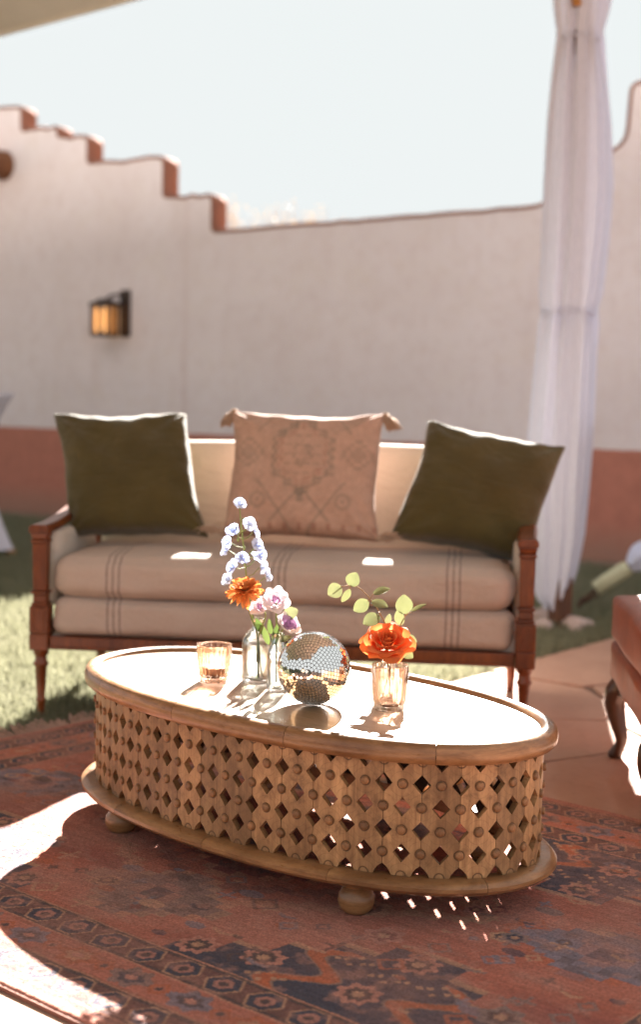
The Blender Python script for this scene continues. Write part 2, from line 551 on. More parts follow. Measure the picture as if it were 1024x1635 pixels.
for i, s_ in enumerate(seeds):
    w = PA + PD * s_.x + PN * s_.y
    if not (-3.2 < w.x < 4.2 and -3.5 < w.y < 8.6): continue
    poly = [Vector((x0s, y0s)), Vector((x1s, y0s)), Vector((x1s, y1s)), Vector((x0s, y1s))]
    for j, q in enumerate(seeds):
        if i != j and (q - s_).length < 2.4:
            n_ = (q - s_).normalized()
            poly = clip_poly(poly, (q + s_) / 2 - n_ * .003, n_)
            if len(poly) < 3: break
    if len(poly) < 3: continue
    # ragged, rounded outline
    pts = []
    for k in range(len(poly)):
        a, b = poly[k], poly[(k + 1) % len(poly)]
        L_ = (b - a).length
        m_ = max(1, int(L_ / .09))
        for q in range(m_):
            t_ = (q + .15) / m_ if m_ > 1 else .5
            p = a.lerp(b, t_)
            pts.append(p + (s_ - p).normalized() * (.001 + rnd.random() * .012))
    h = .009 + rnd.uniform(-.002, .002)
    cw = PA + PD * s_.x + PN * s_.y
    v = []
    for p in pts:
        w = PA + PD * p.x + PN * p.y - cw
        v.append((w.x, w.y, -.02))
    for p in pts:
        w = PA + PD * p.x + PN * p.y - cw
        v.append((w.x, w.y, h - .005))
    for p in pts:
        w = PA + PD * p.x + PN * p.y - cw
        w = w * (1 - .008 / max(w.length, .02))
        v.append((w.x, w.y, h - .004))
    n_ = len(pts)
    f = []
    for lay in range(2):
        for k in range(n_):
            k2 = (k + 1) % n_
            f.append((lay * n_ + k, lay * n_ + k2, (lay + 1) * n_ + k2, (lay + 1) * n_ + k))
    f.append(tuple(2 * n_ + k for k in range(n_)))
    mesh('flagstone', v, f, M['flag'], patio, loc=(cw.x, cw.y, 0))

# grass blades (uncountable)
def grass():
    N = 230000
    Y = 4.0 + 9.0 * NR.random(N) ** 1.5
    X = (NR.random(N) * 2 - 1) * (.26 * Y + .25) + 0
    # keep off the paving, off the rug and in front of the wall strip
    dpat = (X - PA.x) * PN.x + (Y - PA.y) * PN.y
    dw = (X - WA.x) * WN.x + (Y - WA.y) * WN.y
    u = (X + 1.742) * .7547 + (Y - 3.561) * -.6561
    v = (X + 1.742) * .6561 + (Y - 3.561) * .7547
    keep = (dpat < .01 + .03 * NR.random(N)) & (dw > .35 + .25 * NR.random(N)) & ~((u > -.02) & (v > -.03) & (v < 1.82))
    X, Y = X[keep], Y[keep]; n = len(X)
    h = (.022 + .035 * NR.random(n)) * (1 + .04 * (Y - 4)); a = NR.random(n) * 6.283; wdt = (.0028 + .002 * NR.random(n)) * (1 + .12 * (Y - 4))
    lean = .6 * h * NR.random(n); la = NR.random(n) * 6.283
    V = np.zeros((n, 3, 3))
    V[:, 0] = np.stack([X - np.cos(a) * wdt, Y - np.sin(a) * wdt, np.full(n, -.012)], 1)
    V[:, 1] = np.stack([X + np.cos(a) * wdt, Y + np.sin(a) * wdt, np.full(n, -.012)], 1)
    V[:, 2] = np.stack([X + np.cos(la) * lean, Y + np.sin(la) * lean, -.012 + h], 1)
    me = bpy.data.meshes.new('grass')
    me.vertices.add(3 * n); me.vertices.foreach_set('co', V.reshape(-1))
    me.loops.add(3 * n); me.loops.foreach_set('vertex_index', np.arange(3 * n, dtype=np.int32))
    me.polygons.add(n); me.polygons.foreach_set('loop_start', np.arange(0, 3 * n, 3, dtype=np.int32)); me.polygons.foreach_set('loop_total', np.full(n, 3, dtype=np.int32))
    me.update(calc_edges=True)
    t = NT('grass_blades')
    nn = t.noise(t.coord('Object'), 2.2, 5, .6); n2 = t.noise(t.coord('Object'), 90, 2, .5)
    c = t.mix(t.rng(nn, .35, .65), (.16, .16, .09), (.21, .205, .13))
    c = t.mix(t.rng(n2, .4, .7, 0, .8), c, (.31, .30, .22))
    b = t.bsdf(c, .7, spec=.2)
    tr = t.node('ShaderNodeBsdfTranslucent'); t.put(tr.inputs[0], c)
    o = link('grass', me, t.done(t.mixsh(.35, b, tr.outputs[0])))
    o['kind'] = 'stuff'; tag(o, 'short dry lawn grass around and behind the sofa', 'grass')
grass()

# ------------------------------------------------------------------ stepped adobe wall
def make_wall():
    root = thing('adobe_wall', 'tall stepped stucco wall with terracotta band along its foot', 'wall', WA, (0, 0, math.atan2(WD.y, WD.x)))
    prof = []   # (s, z) along the top, left to right
    def corner(s, z, r, kind):  # outer corner going down / concave foot
        for k in range(5):
            a = k / 4 * PI / 2
            if kind == 'out': prof.append((s - r + r * math.sin(a), z - r + r * math.cos(a)))
            elif kind == 'in': prof.append((s + r - r * math.cos(a), z + r - r * math.sin(a)))
            elif kind == 'in_up': prof.append((s - r + r * math.sin(a), z + r - r * math.cos(a)))
            elif kind == 'out_up': prof.append((s + r - r * math.cos(a), z - r + r * math.sin(a)))
    prof.append((-9, 4.4)); prof.append((-1.6, 4.4)); corner(-1.5, 4.4, .08, 'out'); corner(-1.5, 3.72, .05, 'in')
    lev = [(.02, 3.72, 3.50), (.47, 3.50, 3.41), (.84, 3.39, 3.15), (1.715, 3.14, 2.80), (2.245, 2.79, 2.485)]
    prev = -1.3
    for (s, zt, zb) in lev:
        for k in range(1, 7):
            s_ = prev + (s - .08 - prev) * k / 7
            prof.append((s_, zt + rnd.uniform(-.012, .012)))
        r = min(.06, (zt - zb) * .45)
        corner(s, zt, r, 'out')
        nx = rnd.uniform(-.015, .015)
        for k in range(3):
            prof.append((s, zt - r - (zt - zb - 2 * r) * (k + 1) / 4))
        corner(s, zb, min(.035, r), 'in')
        prev = s + .1
    for k in range(1, 22):
        s_ = 2.4 + k * .125
        prof.append((s_, 2.487 + (s_ - 2.4) * .012 + rnd.uniform(-.006, .006)))
    corner(5.34, 2.525, .16, 'in_up'); corner(5.36, 2.87, .08, 'out_up')
    prof.append((5.6, 2.875))
    corner(5.87, 2.87, .15, 'in_up'); corner(5.885, 3.325, .06, 'out_up')
    prof += [(6.6, 3.33), (7.4, 3.33), (11, 3.33)]
    # make s strictly usable as columns of a strip: build front sheet as vertical strips
    TH = .19
    mb = MB()
    n = len(prof)
    front_top = [(s, 0, z) for s, z in prof]
    back_top = [(s, TH, z) for s, z in prof]
    # sheets of vertical strips under the top line (front and rear)
    mono = []
    for (q, z) in prof:
        if mono and q <= mono[-1][0] + 1e-4: q = mono[-1][0] + 1e-4
        mono.append((q, z))
    prof = mono
    for nm, yy, mt in (('stucco_face', 0, M['stucco']), ('rear_face', TH, M['adobe'])):
        v, fc = [], []
        for (q, z) in prof: v += [(q, yy, -.05), (q, yy, z)]
        for i in range(n - 1):
            qd = (2 * i, 2 * i + 2, 2 * i + 3, 2 * i + 1)
            fc.append(qd if yy == 0 else qd[::-1])
        mesh(nm, v, fc, mt, root)
    # rounded bare-adobe coping strip: tops and step returns
    secs = [(-.005, -.014), (-.006, .010), (.002, .016), (.09, .014), (.19, .008), (.195, -.01)]
    v, fc = [], []
    for i, (s, z) in enumerate(prof):
        a = prof[max(i - 1, 0)]; b = prof[min(i + 1, n - 1)]
        d = Vector((b[0] - a[0], b[1] - a[1]))
        if d.length < 1e-6: d = Vector((1, 0))
        d.normalize(); nn = Vector((-d.y, d.x))
        for (y, h) in secs:
            hh = h + (rnd.uniform(-.004, .004) if .05 < y < .15 else 0)
            v.append((s + nn.x * (hh - .004), y, z + nn.y * (hh - .004)))
    m = len(secs)
    for i in range(n - 1):
        for k in range(m - 1):
            fc.append((i * m + k, (i + 1) * m + k, (i + 1) * m + k + 1, i * m + k + 1))
    mesh('coping', v, fc, M['adobe'], root, smooth=True)
    return root
make_wall()

# roof beam end
lg = thing('roof_beam', 'round brown log end sticking out of the stucco wall', 'beam', on_wall(-.21, 0, 3.2), (0, 0, math.atan2(WD.y, WD.x)))
mb = MB()
pr = [(.0, .0), (.11, .0), (.128, .012), (.135, .06), (.132, .3), (.138, .62)]
mb.lathe([(r * (1 + .0), z) for r, z in pr], 20, Matrix.Translation((0, -.45, 0)) @ Matrix.Rotation(R(-90), 4, 'X'))
mb.build('log', M['log_wood'], lg, auto=50)

# wall lantern
def lantern():
    sc_ = Matrix.Diagonal((.82, .62, 1.0))
    root = thing('wall_lantern', 'dark metal wall lantern with glowing amber panes on the stucco wall', 'lantern', on_wall(1.16, 0, 1.82), (0, 0, math.atan2(WD.y, WD.x)))
    dm = mat_plain('lantern_metal', (.045, .026, .02), .5, .4, var=.3)
    MB().box(.10, .235, -.035, .01, -.21, .20).build('back_plate', dm, root, bevel=.008)
    MB().tube(curve_pts([(.165, -.03, .10), (.14, -.10, .15), (.06, -.17, .14), (.0, -.2, .09)], 10), .014, 8).build('arm', dm, root, smooth=True)
    roof = MB(); roof.box(-.14, .13, -.33, -.06, .055, .085); roof.box(-.11, .10, -.30, -.09, .085, .12, top=.45)
    roof.build('cap', dm, root, bevel=.004)
    MB().box(-.125, .115, -.315, -.075, -.21, -.185).build('base', dm, root, bevel=.004)
    for (x, y) in ((-.115, -.305), (.105, -.305), (-.115, -.085), (.105, -.085), (-.005, -.309)):
        MB().box(x - .011, x + .011, y - .011, y + .011, -.186, .056).build('bar', dm, root)
    t = NT('amber_glow')
    n = t.noise(t.coord('Object'), 8, 2, .5)
    sp = t.node('ShaderNodeSeparateXYZ'); t.put(sp.inputs[0], t.coord('Object'))
    e = t.node('ShaderNodeEmission'); t.put(e.inputs[0], t.mix(n, (1., .55, .22), (1., .66, .34))); e.inputs[1].default_value = .30
    glow = t.done(e.outputs[0])
    t = NT('seeded_glass')
    n = t.noise(t.coord('Object'), 40, 3, .5)
    tp = t.node('ShaderNodeBsdfTransparent'); t.put(tp.inputs[0], (.9, .75, .55))
    gl = t.node('ShaderNodeBsdfGlossy'); gl.inputs['Roughness'].default_value = .2
    pane = t.done(t.mixsh(.12, tp.outputs[0], gl.outputs[0]))
    for x0, x1 in ((-.103, -.017), (.007, .093)):
        MB().box(x0, x1, -.307, -.302, -.184, .054).build('pane', pane, root)
    MB().box(-.117, -.112, -.293, -.097, -.184, .054).build('pane', pane, root)
    MB().box(.102, .107, -.293, -.097, -.184, .054).build('pane', pane, root)
    for x, y in ((-.06, -.25), (.05, -.25)):
        MB().lathe([(.0, -.175), (.026, -.17), (.034, -.12), (.036, -.06), (.034, 0), (.026, .035), (0, .042)], 14, Matrix.Translation((x, y, 0))).build('bulb', glow, root, smooth=True)
    for ch in root.children:
        for vv in ch.data.vertices: vv.co = sc_ @ vv.co
    return root
lantern()

# ------------------------------------------------------------------ tent: roof and corner posts
E0 = Vector((1.2, 7.0, 0)); ED = Vector((-.83582, .549, 0)); EN = Vector((-.549, -.83582, 0))
def tent():
    root = thing('event_tent', 'white canvas tent roof overhead with its dark wooden post', 'tent', E0)
    ks = [-2.72 + i * .6 for i in range(19)]
    ds = [0, .4, 1, 2, 3, 4, 5, 6, 7, 8]
    v, f = [], []
    for k in ks:
        for d in ds:
            z = 3.44 + (1.15 * (1 - abs(d - 4) / 4)) - .03 * math.sin(d / 8 * PI * 2) ** 2
            if d == 0: z = 3.43
            z -= .065 * (k - 2.68)
            p = ED * k + EN * d
            v.append((p.x, p.y, z))
    m = len(ds)
    for i in range(len(ks) - 1):
        for j in range(m - 1):
            f.append((i * m + j, i * m + j + 1, (i + 1) * m + j + 1, (i + 1) * m + j))
    o = mesh('roof', v, f, M['canvas'], root)
    sm = o.modifiers.new('thickness', 'SOLIDIFY'); sm.thickness = .006
    # hem tube along the far edge
    a = ED * ks[0]; b = ED * ks[-1]
    MB().tube([(a.x, a.y, 3.43 - .065 * (ks[0] - 2.68)), (b.x, b.y, 3.43 - .065 * (ks[-1] - 2.68))], .018, 8).build('hem', M['canvas'], root, smooth=True)
    for (k, d) in ((0, 0), (-2.65, 0), (8.0, 0), (8.0, 7.95), (-2.65, 7.95)):
        p = ED * k + EN * d
        MB().box(-.045, .045, -.045, .045, 0, 3.43).build('post', M['post_wood'], root, loc=(p.x, p.y, 0), rot=(0, 0, .3), bevel=.006)
        MB().box(-.12, .12, -.12, .12, -.005, .015).build('foot_plate', M['post_wood'], root, loc=(p.x, p.y, 0), rot=(0, 0, .3), bevel=.004)
    mb = MB().tube([(-.03, -.10, 2.98), (-.16, -.12, 3.42)], .022, 6)
    mb.build('brace', M['brace_wood'], root, smooth=True)
    return root
tent()

# sheer curtain tied round the post
def curtain():
    # z, half width, centre x, fold strength
    K = [(.10, .045, 1.160, .30), (.16, .075, 1.162, .22), (.28, .10, 1.170, .2), (.465, .122, 1.178, .16), (.70, .142, 1.172, .13), (.93, .152, 1.172, .12), (1.2, .147, 1.180, .12), (1.36, .142, 1.186, .12), (1.49, .134, 1.19, .2), (1.545, .120, 1.191, .27), (1.575, .136, 1.193, .12), (1.64, .148, 1.198, .12), (1.9, .158, 1.210, .11), (2.17, .163, 1.216, .11), (2.45, .148, 1.208, .13), (2.65, .128, 1.202, .15), (2.80, .105, 1.198, .28), (2.85, .098, 1.197, .34), (2.89, .104, 1.198, .18), (3.0, .128, 1.203, .15), (3.1, .142, 1.208, .13), (3.4, .17, 1.215, .12)]
    zs = np.array([k[0] for k in K])
    N, Mz = 168, 150
    v, f = [], []
    zz = np.linspace(.10, 3.4, Mz)
    zz = np.sort(np.concatenate([zz, zs]))
    for z in zz:
        hw = float(np.interp(z, zs, [k[1] for k in K])); cx = float(np.interp(z, zs, [k[2] for k in K])); fs = float(np.interp(z, zs, [k[3] for k in K]))
        for i in range(N):
            a = 2 * PI * i / N
            w = fs * (.6 * math.sin(11 * a + 1.1 * math.sin(z * 1.1) + .5) + .42 * math.sin(17 * a - 1.3 * z * .5 + 2) + .4 * math.sin(5 * a + .6 * z))
            r = hw * (1 + w * .8) * .97
            v.append((cx + r * math.cos(a), 7.0 + r * .72 * math.sin(a), z + (.02 * math.sin(5 * a) if z < .12 else 0)))
    m = len(zz)
    for j in range(m - 1):
        for i in range(N):
            if 3.02 < zz[j] and 118 <= i < 126: continue      # slit below the eave where the two halves part
            i2 = (i + 1) % N
            f.append((j * N + i, j * N + i2, (j + 1) * N + i2, (j + 1) * N + i))
    root = thing('curtain', 'sheer white curtain gathered and tied around the tent post', 'curtain', (0, 0, 0))
    mesh('drape', v, f, M['sheer'], root, smooth=True)
    for z, hw, cx in ((2.85, .100, 1.197), (1.548, .128, 1.191)):
        pts = [(cx + hw * 1.02 * math.cos(a), 7.0 + hw * .76 * math.sin(a), z + .004 * math.sin(3 * a)) for a in np.linspace(0, 2 * PI, 40)]
        MB().tube(pts, .006, 6, cap=False).build('tie', M['sheer'], root, smooth=True)
    return root
curtain()

# pale stones weighting the post foot
stone_m = mat_plain('pale_stone', (.42, .33, .31), .85, var=.35, nscale=14, bump=.5)
stone_spots = [(1.262, 6.93, .052, 'pale pink stone right of the dark post foot'), (1.322, 6.96, .035, 'small pale stone outermost to the right of the post foot'),
               (1.09, 6.88, .045, 'pale stone left of the dark post foot beside the sofa'), (1.245, 6.83, .03, 'smallest pale pebble in front of the post foot'), (1.13, 7.16, .05, 'grey stone behind the post foot')]
for (x, y, r, lb) in stone_spots:
    bm = bmesh.new(); bmesh.ops.create_icosphere(bm, subdivisions=3, radius=1)
    ph = [rnd.uniform(0, 6) for _ in range(4)]
    for vv in bm.verts:
        c = vv.co
        k = 1 + .14 * math.sin(3 * c.x + ph[0]) * math.cos(2.5 * c.y + ph[1]) + .08 * math.sin(6 * c.z + ph[2] + 4 * c.x)
        vv.co = Vector((c.x * k * r * 1.2, c.y * k * r, max(c.z, -.55) * k * r * .85))
    me = bpy.data.meshes.new('stone'); bm.to_mesh(me); bm.free()
    o = link('stone', me, stone_m, None, True, (x, y, r * .42)); tag(o, lb, 'stone', 'stones round the tent post')

# guy rope with a pale green sleeve and white cloth
gr = thing('guy_rope', 'slanting tent guy rope in a pale green sleeve with white cloth', 'rope', (1.40, 7.62, 0))
gm = mat_plain('sleeve_green', (.44, .43, .28), .7, var=.12)
MB().tube([(0, .0, .02), (.10, 0, .105), (.33, .02, .29)], .012, 6).build('rope', M['post_wood'], gr, smooth=True)
MB().tube([(-.02, .02, .0), (.12, .02, .075)], .006, 6).build('stay', M['post_wood'], gr)
dv = Vector((.19, 0, .135)).normalized()
MB().tube([Vector((.095, 0, .108)) + dv * t for t in (0, .004, .2, .21)], [.04, .043, .043, .040], 14).build('sleeve', gm, gr, auto=40)
mb = MB()
cv, cf = [], []
for j in range(14):
    t_ = j / 13
    c_ = Vector((.275, 0, .235)) + Vector((.30, .05, .21)) * t_
    hw = .03 + .055 * math.sin(min(t_ * 2.2, 1.57)) + .015 * math.sin(t_ * 9)
    for i in range(24):
        a = 2 * PI * i / 24
        rr = hw * (1 + .22 * math.sin(5 * a + t_ * 4) + .12 * math.sin(9 * a))
        cv.append(c_ + Vector((-.55, 0, .83)) * rr * math.sin(a) + Vector((0, 1, 0)) * rr * math.cos(a))
for j in range(13):
    for i in range(24):
        i2 = (i + 1) % 24
        cf.append((j * 24 + i, j * 24 + i2, (j + 1) * 24 + i2, (j + 1) * 24 + i))
mesh('cloth', cv, cf, M['sheer'], gr, smooth=True)
MB().lathe([(.012, -.1), (.014, .06), (.02, .065), (0, .07)], 8).build('stake', M['post_wood'], gr, rot=(0, .5, 0))

# spandex covered cocktail table at the far left
ct = thing('cocktail_table', 'tall cocktail table under a stretched white cover at the left edge', 'table', (-2.47, 9.55, 0))
wf = mat_fabric('stretch_cover', (.62, .60, .68), (.58, .56, .64), sheen=.1)
cv, cf = [], []
NZ, NA = 30, 48
for j in range(NZ + 1):
    t_ = j / NZ
    z = .05 + t_ * 1.05
    for i in range(NA):
        a = 2 * PI * i / NA
        star = .5 + .5 * math.cos(4 * a)
        low = .17 + .23 * (1 - t_) ** 2.2 * (.35 + .65 * star)
        r = low + .23 * max(0, (t_ - .25) / .75) ** 2.3
        cv.append((r * math.cos(a), r * math.sin(a), z))
for j in range(NZ):
    for i in range(NA):
        i2 = (i + 1) % NA
        cf.append((j * NA + i, j * NA + i2, (j + 1) * NA + i2, (j + 1) * NA + i))
cf.append(tuple(NZ * NA + i for i in range(NA)))
mesh('cover', cv, cf, wf, ct, smooth=True)
for k in range(4):
    a = k * PI / 2
    MB().lathe([(.03, 0), (.035, .02), (.03, .05), (.01, .07)], 10).build('foot', M['brace_wood'], ct, loc=(.38 * math.cos(a), .38 * math.sin(a), -.01), smooth=True)

# bare shrub top showing over the wall
def shrub():
    root = thing('bare_tree', 'bare twiggy tree top showing above the wall behind the sofa', 'tree', (-.55, 14.2, 0))
    bark = mat_plain('bark', (.30, .22, .17), .9)
    tk, tw = MB(), MB()
    tk.tube(curve_pts([(0, 0, -.05), (.03, .02, .8), (-.02, 0, 1.8)], 8), [.06, .055, .05, .045, .042, .04, .036, .03], 8)
    tips = []
    def grow(p, d, L_, r, lev):
        e = p + d * L_ + Vector((rnd.uniform(-.05, .05), rnd.uniform(-.05, .05), rnd.uniform(-.02, .06)))
        mid = (p + e) / 2 + Vector((rnd.uniform(-.03, .03),) * 3)
        tw.tube([p, mid, e], [r, r * .8, r * .6], 5 if lev < 2 else 3, cap=False)
        if lev >= 4: tips.append(e); return
        for k in range(3 if lev < 3 else 2):
            nd = (d + Vector((rnd.uniform(-.7, .7), rnd.uniform(-.7, .7), rnd.uniform(-.25, .5)))).normalized()
            grow(e, nd, L_ * rnd.uniform(.6, .8), r * .6, lev + 1)
    for k in range(6):
        a = k * 1.05 + .3
        grow(Vector((-.02, 0, 1.75)), Vector((math.cos(a) * .75, math.sin(a) * .75, .75)).normalized(), .45, .012, 0)
    tk.build('trunk', bark, root, smooth=True)
    tw.build('branches', bark, root, smooth=True)
    lv, lf = [], []
    for e in tips:
        for q in range(2):
            c_ = e + Vector((rnd.uniform(-.05, .05), rnd.uniform(-.05, .05), rnd.uniform(-.05, .05)))
            a = Vector((rnd.uniform(-1, 1), rnd.uniform(-1, 1), rnd.uniform(-1, 1))).normalized() * .014
            b = a.cross(Vector((rnd.random(), rnd.random(), rnd.random()))).normalized() * .008
            n0 = len(lv); lv += [c_ - a, c_ + b, c_ + a, c_ - b]; lf.append((n0, n0 + 1, n0 + 2, n0 + 3))
    mesh('crown', lv, lf, mat_leaf('dry_leaf', (.30, .24, .13), (.26, .17, .10)), root)
shrub()

# ------------------------------------------------------------------ rug
RU, RV = Vector((.7547, -.6561, 0)), Vector((.6561, .7547, 0))
RL, RW = 2.8, 1.795
def vnoise(x, y, seed=0):
    xi, yi = np.floor(x).astype(int), np.floor(y).astype(int)
    xf, yf = x - xi, y - yi
    def h(a, b):
        n = (a * 374761393 + b * 668265263 + seed * 974711) & 0x7fffffff
        n = ((n ^ (n >> 13)) * 1274126177) & 0x7fffffff
        return ((n ^ (n >> 16)) & 0xffff) / 65535.
    s = lambda t: t * t * (3 - 2 * t)
    u, v = s(xf), s(yf)
    return (h(xi, yi) * (1 - u) + h(xi + 1, yi) * u) * (1 - v) + (h(xi, yi + 1) * (1 - u) + h(xi + 1, yi + 1) * u) * v
def fbm(x, y, seed=0, o=4):
    t, a, s = 0, .5, 0
    for k in range(o):
        t = t + a * vnoise(x * 2 ** k, y * 2 ** k, seed + k * 7); s += a; a *= .5
    return t / s
def rug_color(u, v):
    # hand-knotted wobble
    u = u + .006 * (fbm(u * 14, v * 14, 3, 2) - .5); v = v + .006 * (fbm(u * 14, v * 14, 9, 2) - .5)
    C = np.zeros(u.shape + (3,))
    terra = np.array((.31, .098, .064)); rust = np.array((.33, .095, .045)); navy = np.array((.045, .046, .066)); tan = np.array((.36, .205, .13))
    grey = np.array((.17, .125, .115)); pink = np.array((.36, .165, .125)); dark = np.array((.075, .05, .05)); blue = np.array((.13, .135, .17)); plum = np.array((.17, .055, .05))
    C[:] = terra
    def put(mask, c, a=1.0):
        if mask.dtype == bool:
            ix = np.nonzero(mask)
            C[ix] = C[ix] * (1 - a) + np.asarray(c) * a
        else:
            m = (mask * a)[..., None]
            C[:] = C * (1 - m) + np.asarray(c) * m
    dv = np.minimum(v, RW - v); du = np.minimum(u, RL - u)
    endb = du < dv
    d = np.minimum(dv, du); s = np.where(endb, v, u)
    # field ground: abrash bands
    ab = fbm(u * 2.2, v * 7, 21, 3)
    put((np.clip((ab - .42) * 4, 0, 1)), pink, .55)
    ab2 = fbm(u * 1.6 + 5, v * 5, 33, 3)
    put((np.clip((ab2 - .52) * 5, 0, 1)), plum, .55)
    fld = d > .325
    def box_step(x, q): return (np.floor(np.abs(x) / q) + .5) * q
    def flower(uc, vc, r, ring, core, petal=8):
        x, y = u - uc, v - vc
        m = fld & (abs(x) < 2 * r) & (abs(y) < 2 * r)
        a = np.arctan2(y, x); rr = np.hypot(x, y) / (r * (1 + .14 * np.cos(petal * a)))
        put(m & (rr < 1), ring); put(m & (rr < .62), core); put(m & (rr < .3), tan)
    def diamond(uc, vc, a, b, q=.03):
        return (box_step(u - uc, q) / a + box_step(v - vc, q) / b)
    # navy stepped spandrels near the four field corners, mirrored
    for (uc, a_) in ((2.06, 1), (.74, 1)):
        for side in (0, 1):
            vv = v if side == 0 else RW - v
            ss = -1 if uc > 1.4 else 1
            x = (u - uc)
            t1 = box_step(x, .085) / .44 + np.abs(vv - .33) / .36
            m = fld & (t1 < 1) & (vv < 1.0)
            put(m, navy)
            put(fld & (np.abs(t1 - 1) < .028) & (vv < 1.0), tan, .8)
            # rust ribbons cut through the dark ground
            rb = np.abs(np.abs(x) - .13 - .05 * np.sin(vv * 40)) < .022
            put(m & rb & (vv < .56), rust)
            put(m & (np.abs(np.abs(x) - .13 - .05 * np.sin(vv * 40)) < .03) & ~rb & (vv < .56), tan, .45)
            for (fu, fv) in ((0, .42), (-.24, .42), (.24, .42), (0, .60), (-.38, .38), (.38, .38)):
                vc = .0 + fv; vc = vc if side == 0 else RW - vc
                flower(uc + fu, vc, .042, pink, dark)
            for (fu, fv) in ((-.1, .53), (.1, .53), (-.31, .47), (.31, .47), (0, .51), (-.18, .36), (.18, .36)):
                for (ax, ay) in ((-.02, 0), (.02, 0), (0, .02), (0, -.02), (.036, .01), (-.036, -.01)):
                    x1, y1 = u - uc - fu - ax, (vv - fv - ay)
                    put(m & (np.abs(x1) + np.abs(y1) < .0085), tan)
    # centre medallion: pale grey-brown stepped diamond with outlines
    for (uc, vc, a, b, colr) in ((1.40, RW / 2, .62, .40, terra), (1.40, .52, .22, .16, grey), (1.40, RW - .52, .22, .16, grey), (2.30, RW / 2, .24, .15, blue), (.5, RW / 2, .24, .15, blue), (1.4, RW / 2, .30, .20, plum)):
        t1 = diamond(uc, vc, a, b)
        m = fld & (t1 < 1)
        put(m, colr, .85)
        put(fld & (np.abs(t1 - 1) < .06), tan if colr is not blue else rust, .5)
        put(fld & (np.abs(t1 - .72) < .05), dark if colr is not navy else rust, .45)
        put(fld & (t1 < .40), pink if colr is not terra else terra, .45)
        put(fld & (t1 < .2), navy, .6)
    # scattered small field motifs
    rr_ = np.random.default_rng(5)
    for k in range(260):
        uc, vc = rr_.uniform(.36, RL - .36), rr_.uniform(.36, RW - .36)
        kind = rr_.integers(0, 4); r = rr_.uniform(.012, .035)
        c_ = (navy, grey, rust, tan, plum, blue, dark)[rr_.integers(0, 7)]
        x, y = u - uc, v - vc
        near = (np.abs(x) < .1) & (np.abs(y) < .1)
        if kind == 0: m = near & (np.abs(np.abs(x) + np.abs(y) - r) < .006)
        elif kind == 1: m = near & (((np.abs(x) < .005) & (np.abs(y) < r)) | ((np.abs(y) < .005) & (np.abs(x) < r)))
        elif kind == 2: m = near & (np.hypot(x * .6, y) < r * .6)
        else: m = near & (np.abs(y - .4 * np.abs(x)) < .006) & (np.abs(x) < r)
        put(m, c_, .75)
    for k in range(26):
        uc, vc = rr_.uniform(.4, RL - .4), rr_.uniform(.4, RW - .4)
        flower(uc, vc, rr_.uniform(.025, .045), (tan, pink, grey)[rr_.integers(0, 3)], (dark, navy, plum)[rr_.integers(0, 3)], 6)
    # borders
    bord = d <= .325
    put(bord, terra)
    nb = fbm(u * 9, v * 9, 41, 3)
    put(bord, pink, .35)
    def chain(c0, hw, per, ph):
        inn = np.abs(d - c0) < hw
        put(inn, dark, .75)
        put(np.abs(np.abs(d - c0) - hw) < .006, dark)
        put(np.abs(np.abs(d - c0) - hw - .008) < .003, tan, .5)
        x = (s / per + ph); x = (x - np.round(x)) * per; y = d - c0
        hx = np.maximum(np.abs(x) * .86 + np.abs(y) * .55, np.abs(y) * 1.0)
        put(inn & (hx < hw * 1.02), tan, .85)
        put(inn & (hx < hw * .88), navy)
        put(inn & (hx < hw * .52), pink, .8)
        put(inn & (hx < hw * .26), dark)
    chain(.088, .036, .098, .1)
    chain(.276, .038, .105, .35)
    mid = (d > .135) & (d < .228)
    x = s / .155; ix = np.round(x); x = (x - ix) * .155; y = d - .182
    alt = (ix.astype(int) % 3)
    a = np.arctan2(y, x); r = np.hypot(x * .75, y)
    rr = r / (.036 * (1 + .18 * np.cos(6 * a)))
    for q, (c1, c2) in enumerate(((blue, dark), (rust, tan), (grey, navy))):
        put(mid & (rr < 1) & (alt == q), c1, .8); put(mid & (rr < .6) & (alt == q), c2, .7); put(mid & (rr < .28) & (alt == q), pink)
    xx = (s / .155 + .5); xx = (xx - np.round(xx)) * .155
    put(mid & (np.abs(np.abs(xx) + np.abs(y) - .022) < .006), rust, .8)
    put(mid & (np.hypot(xx, y) < .008), dark)
    put(d < .03, pink, .4); put(np.abs(d - .035) < .005, dark, .7)
    # wear: faded patches, knot speckle, dusty streaks
    wear = fbm(u * 4, v * 4, 71, 4)
    fade = np.array((.27, .145, .115))
    put(np.clip((wear - .42) * 3, 0, 1), fade, .55)
    wear2 = fbm(u * 30, v * 30, 77, 3)
    put(np.clip((wear2 - .55) * 5, 0, 1), np.array((.33, .17, .13)), .45)
    sp = NR.random(u.shape)
    C *= (0.70 + .6 * sp)[..., None]
    st_ = fbm(u * 6, v * 160, 91, 2)
    C *= (.82 + .36 * st_)[..., None]
    return np.clip(C * np.array((1.58, 1.50, 1.50)), .005, 1)
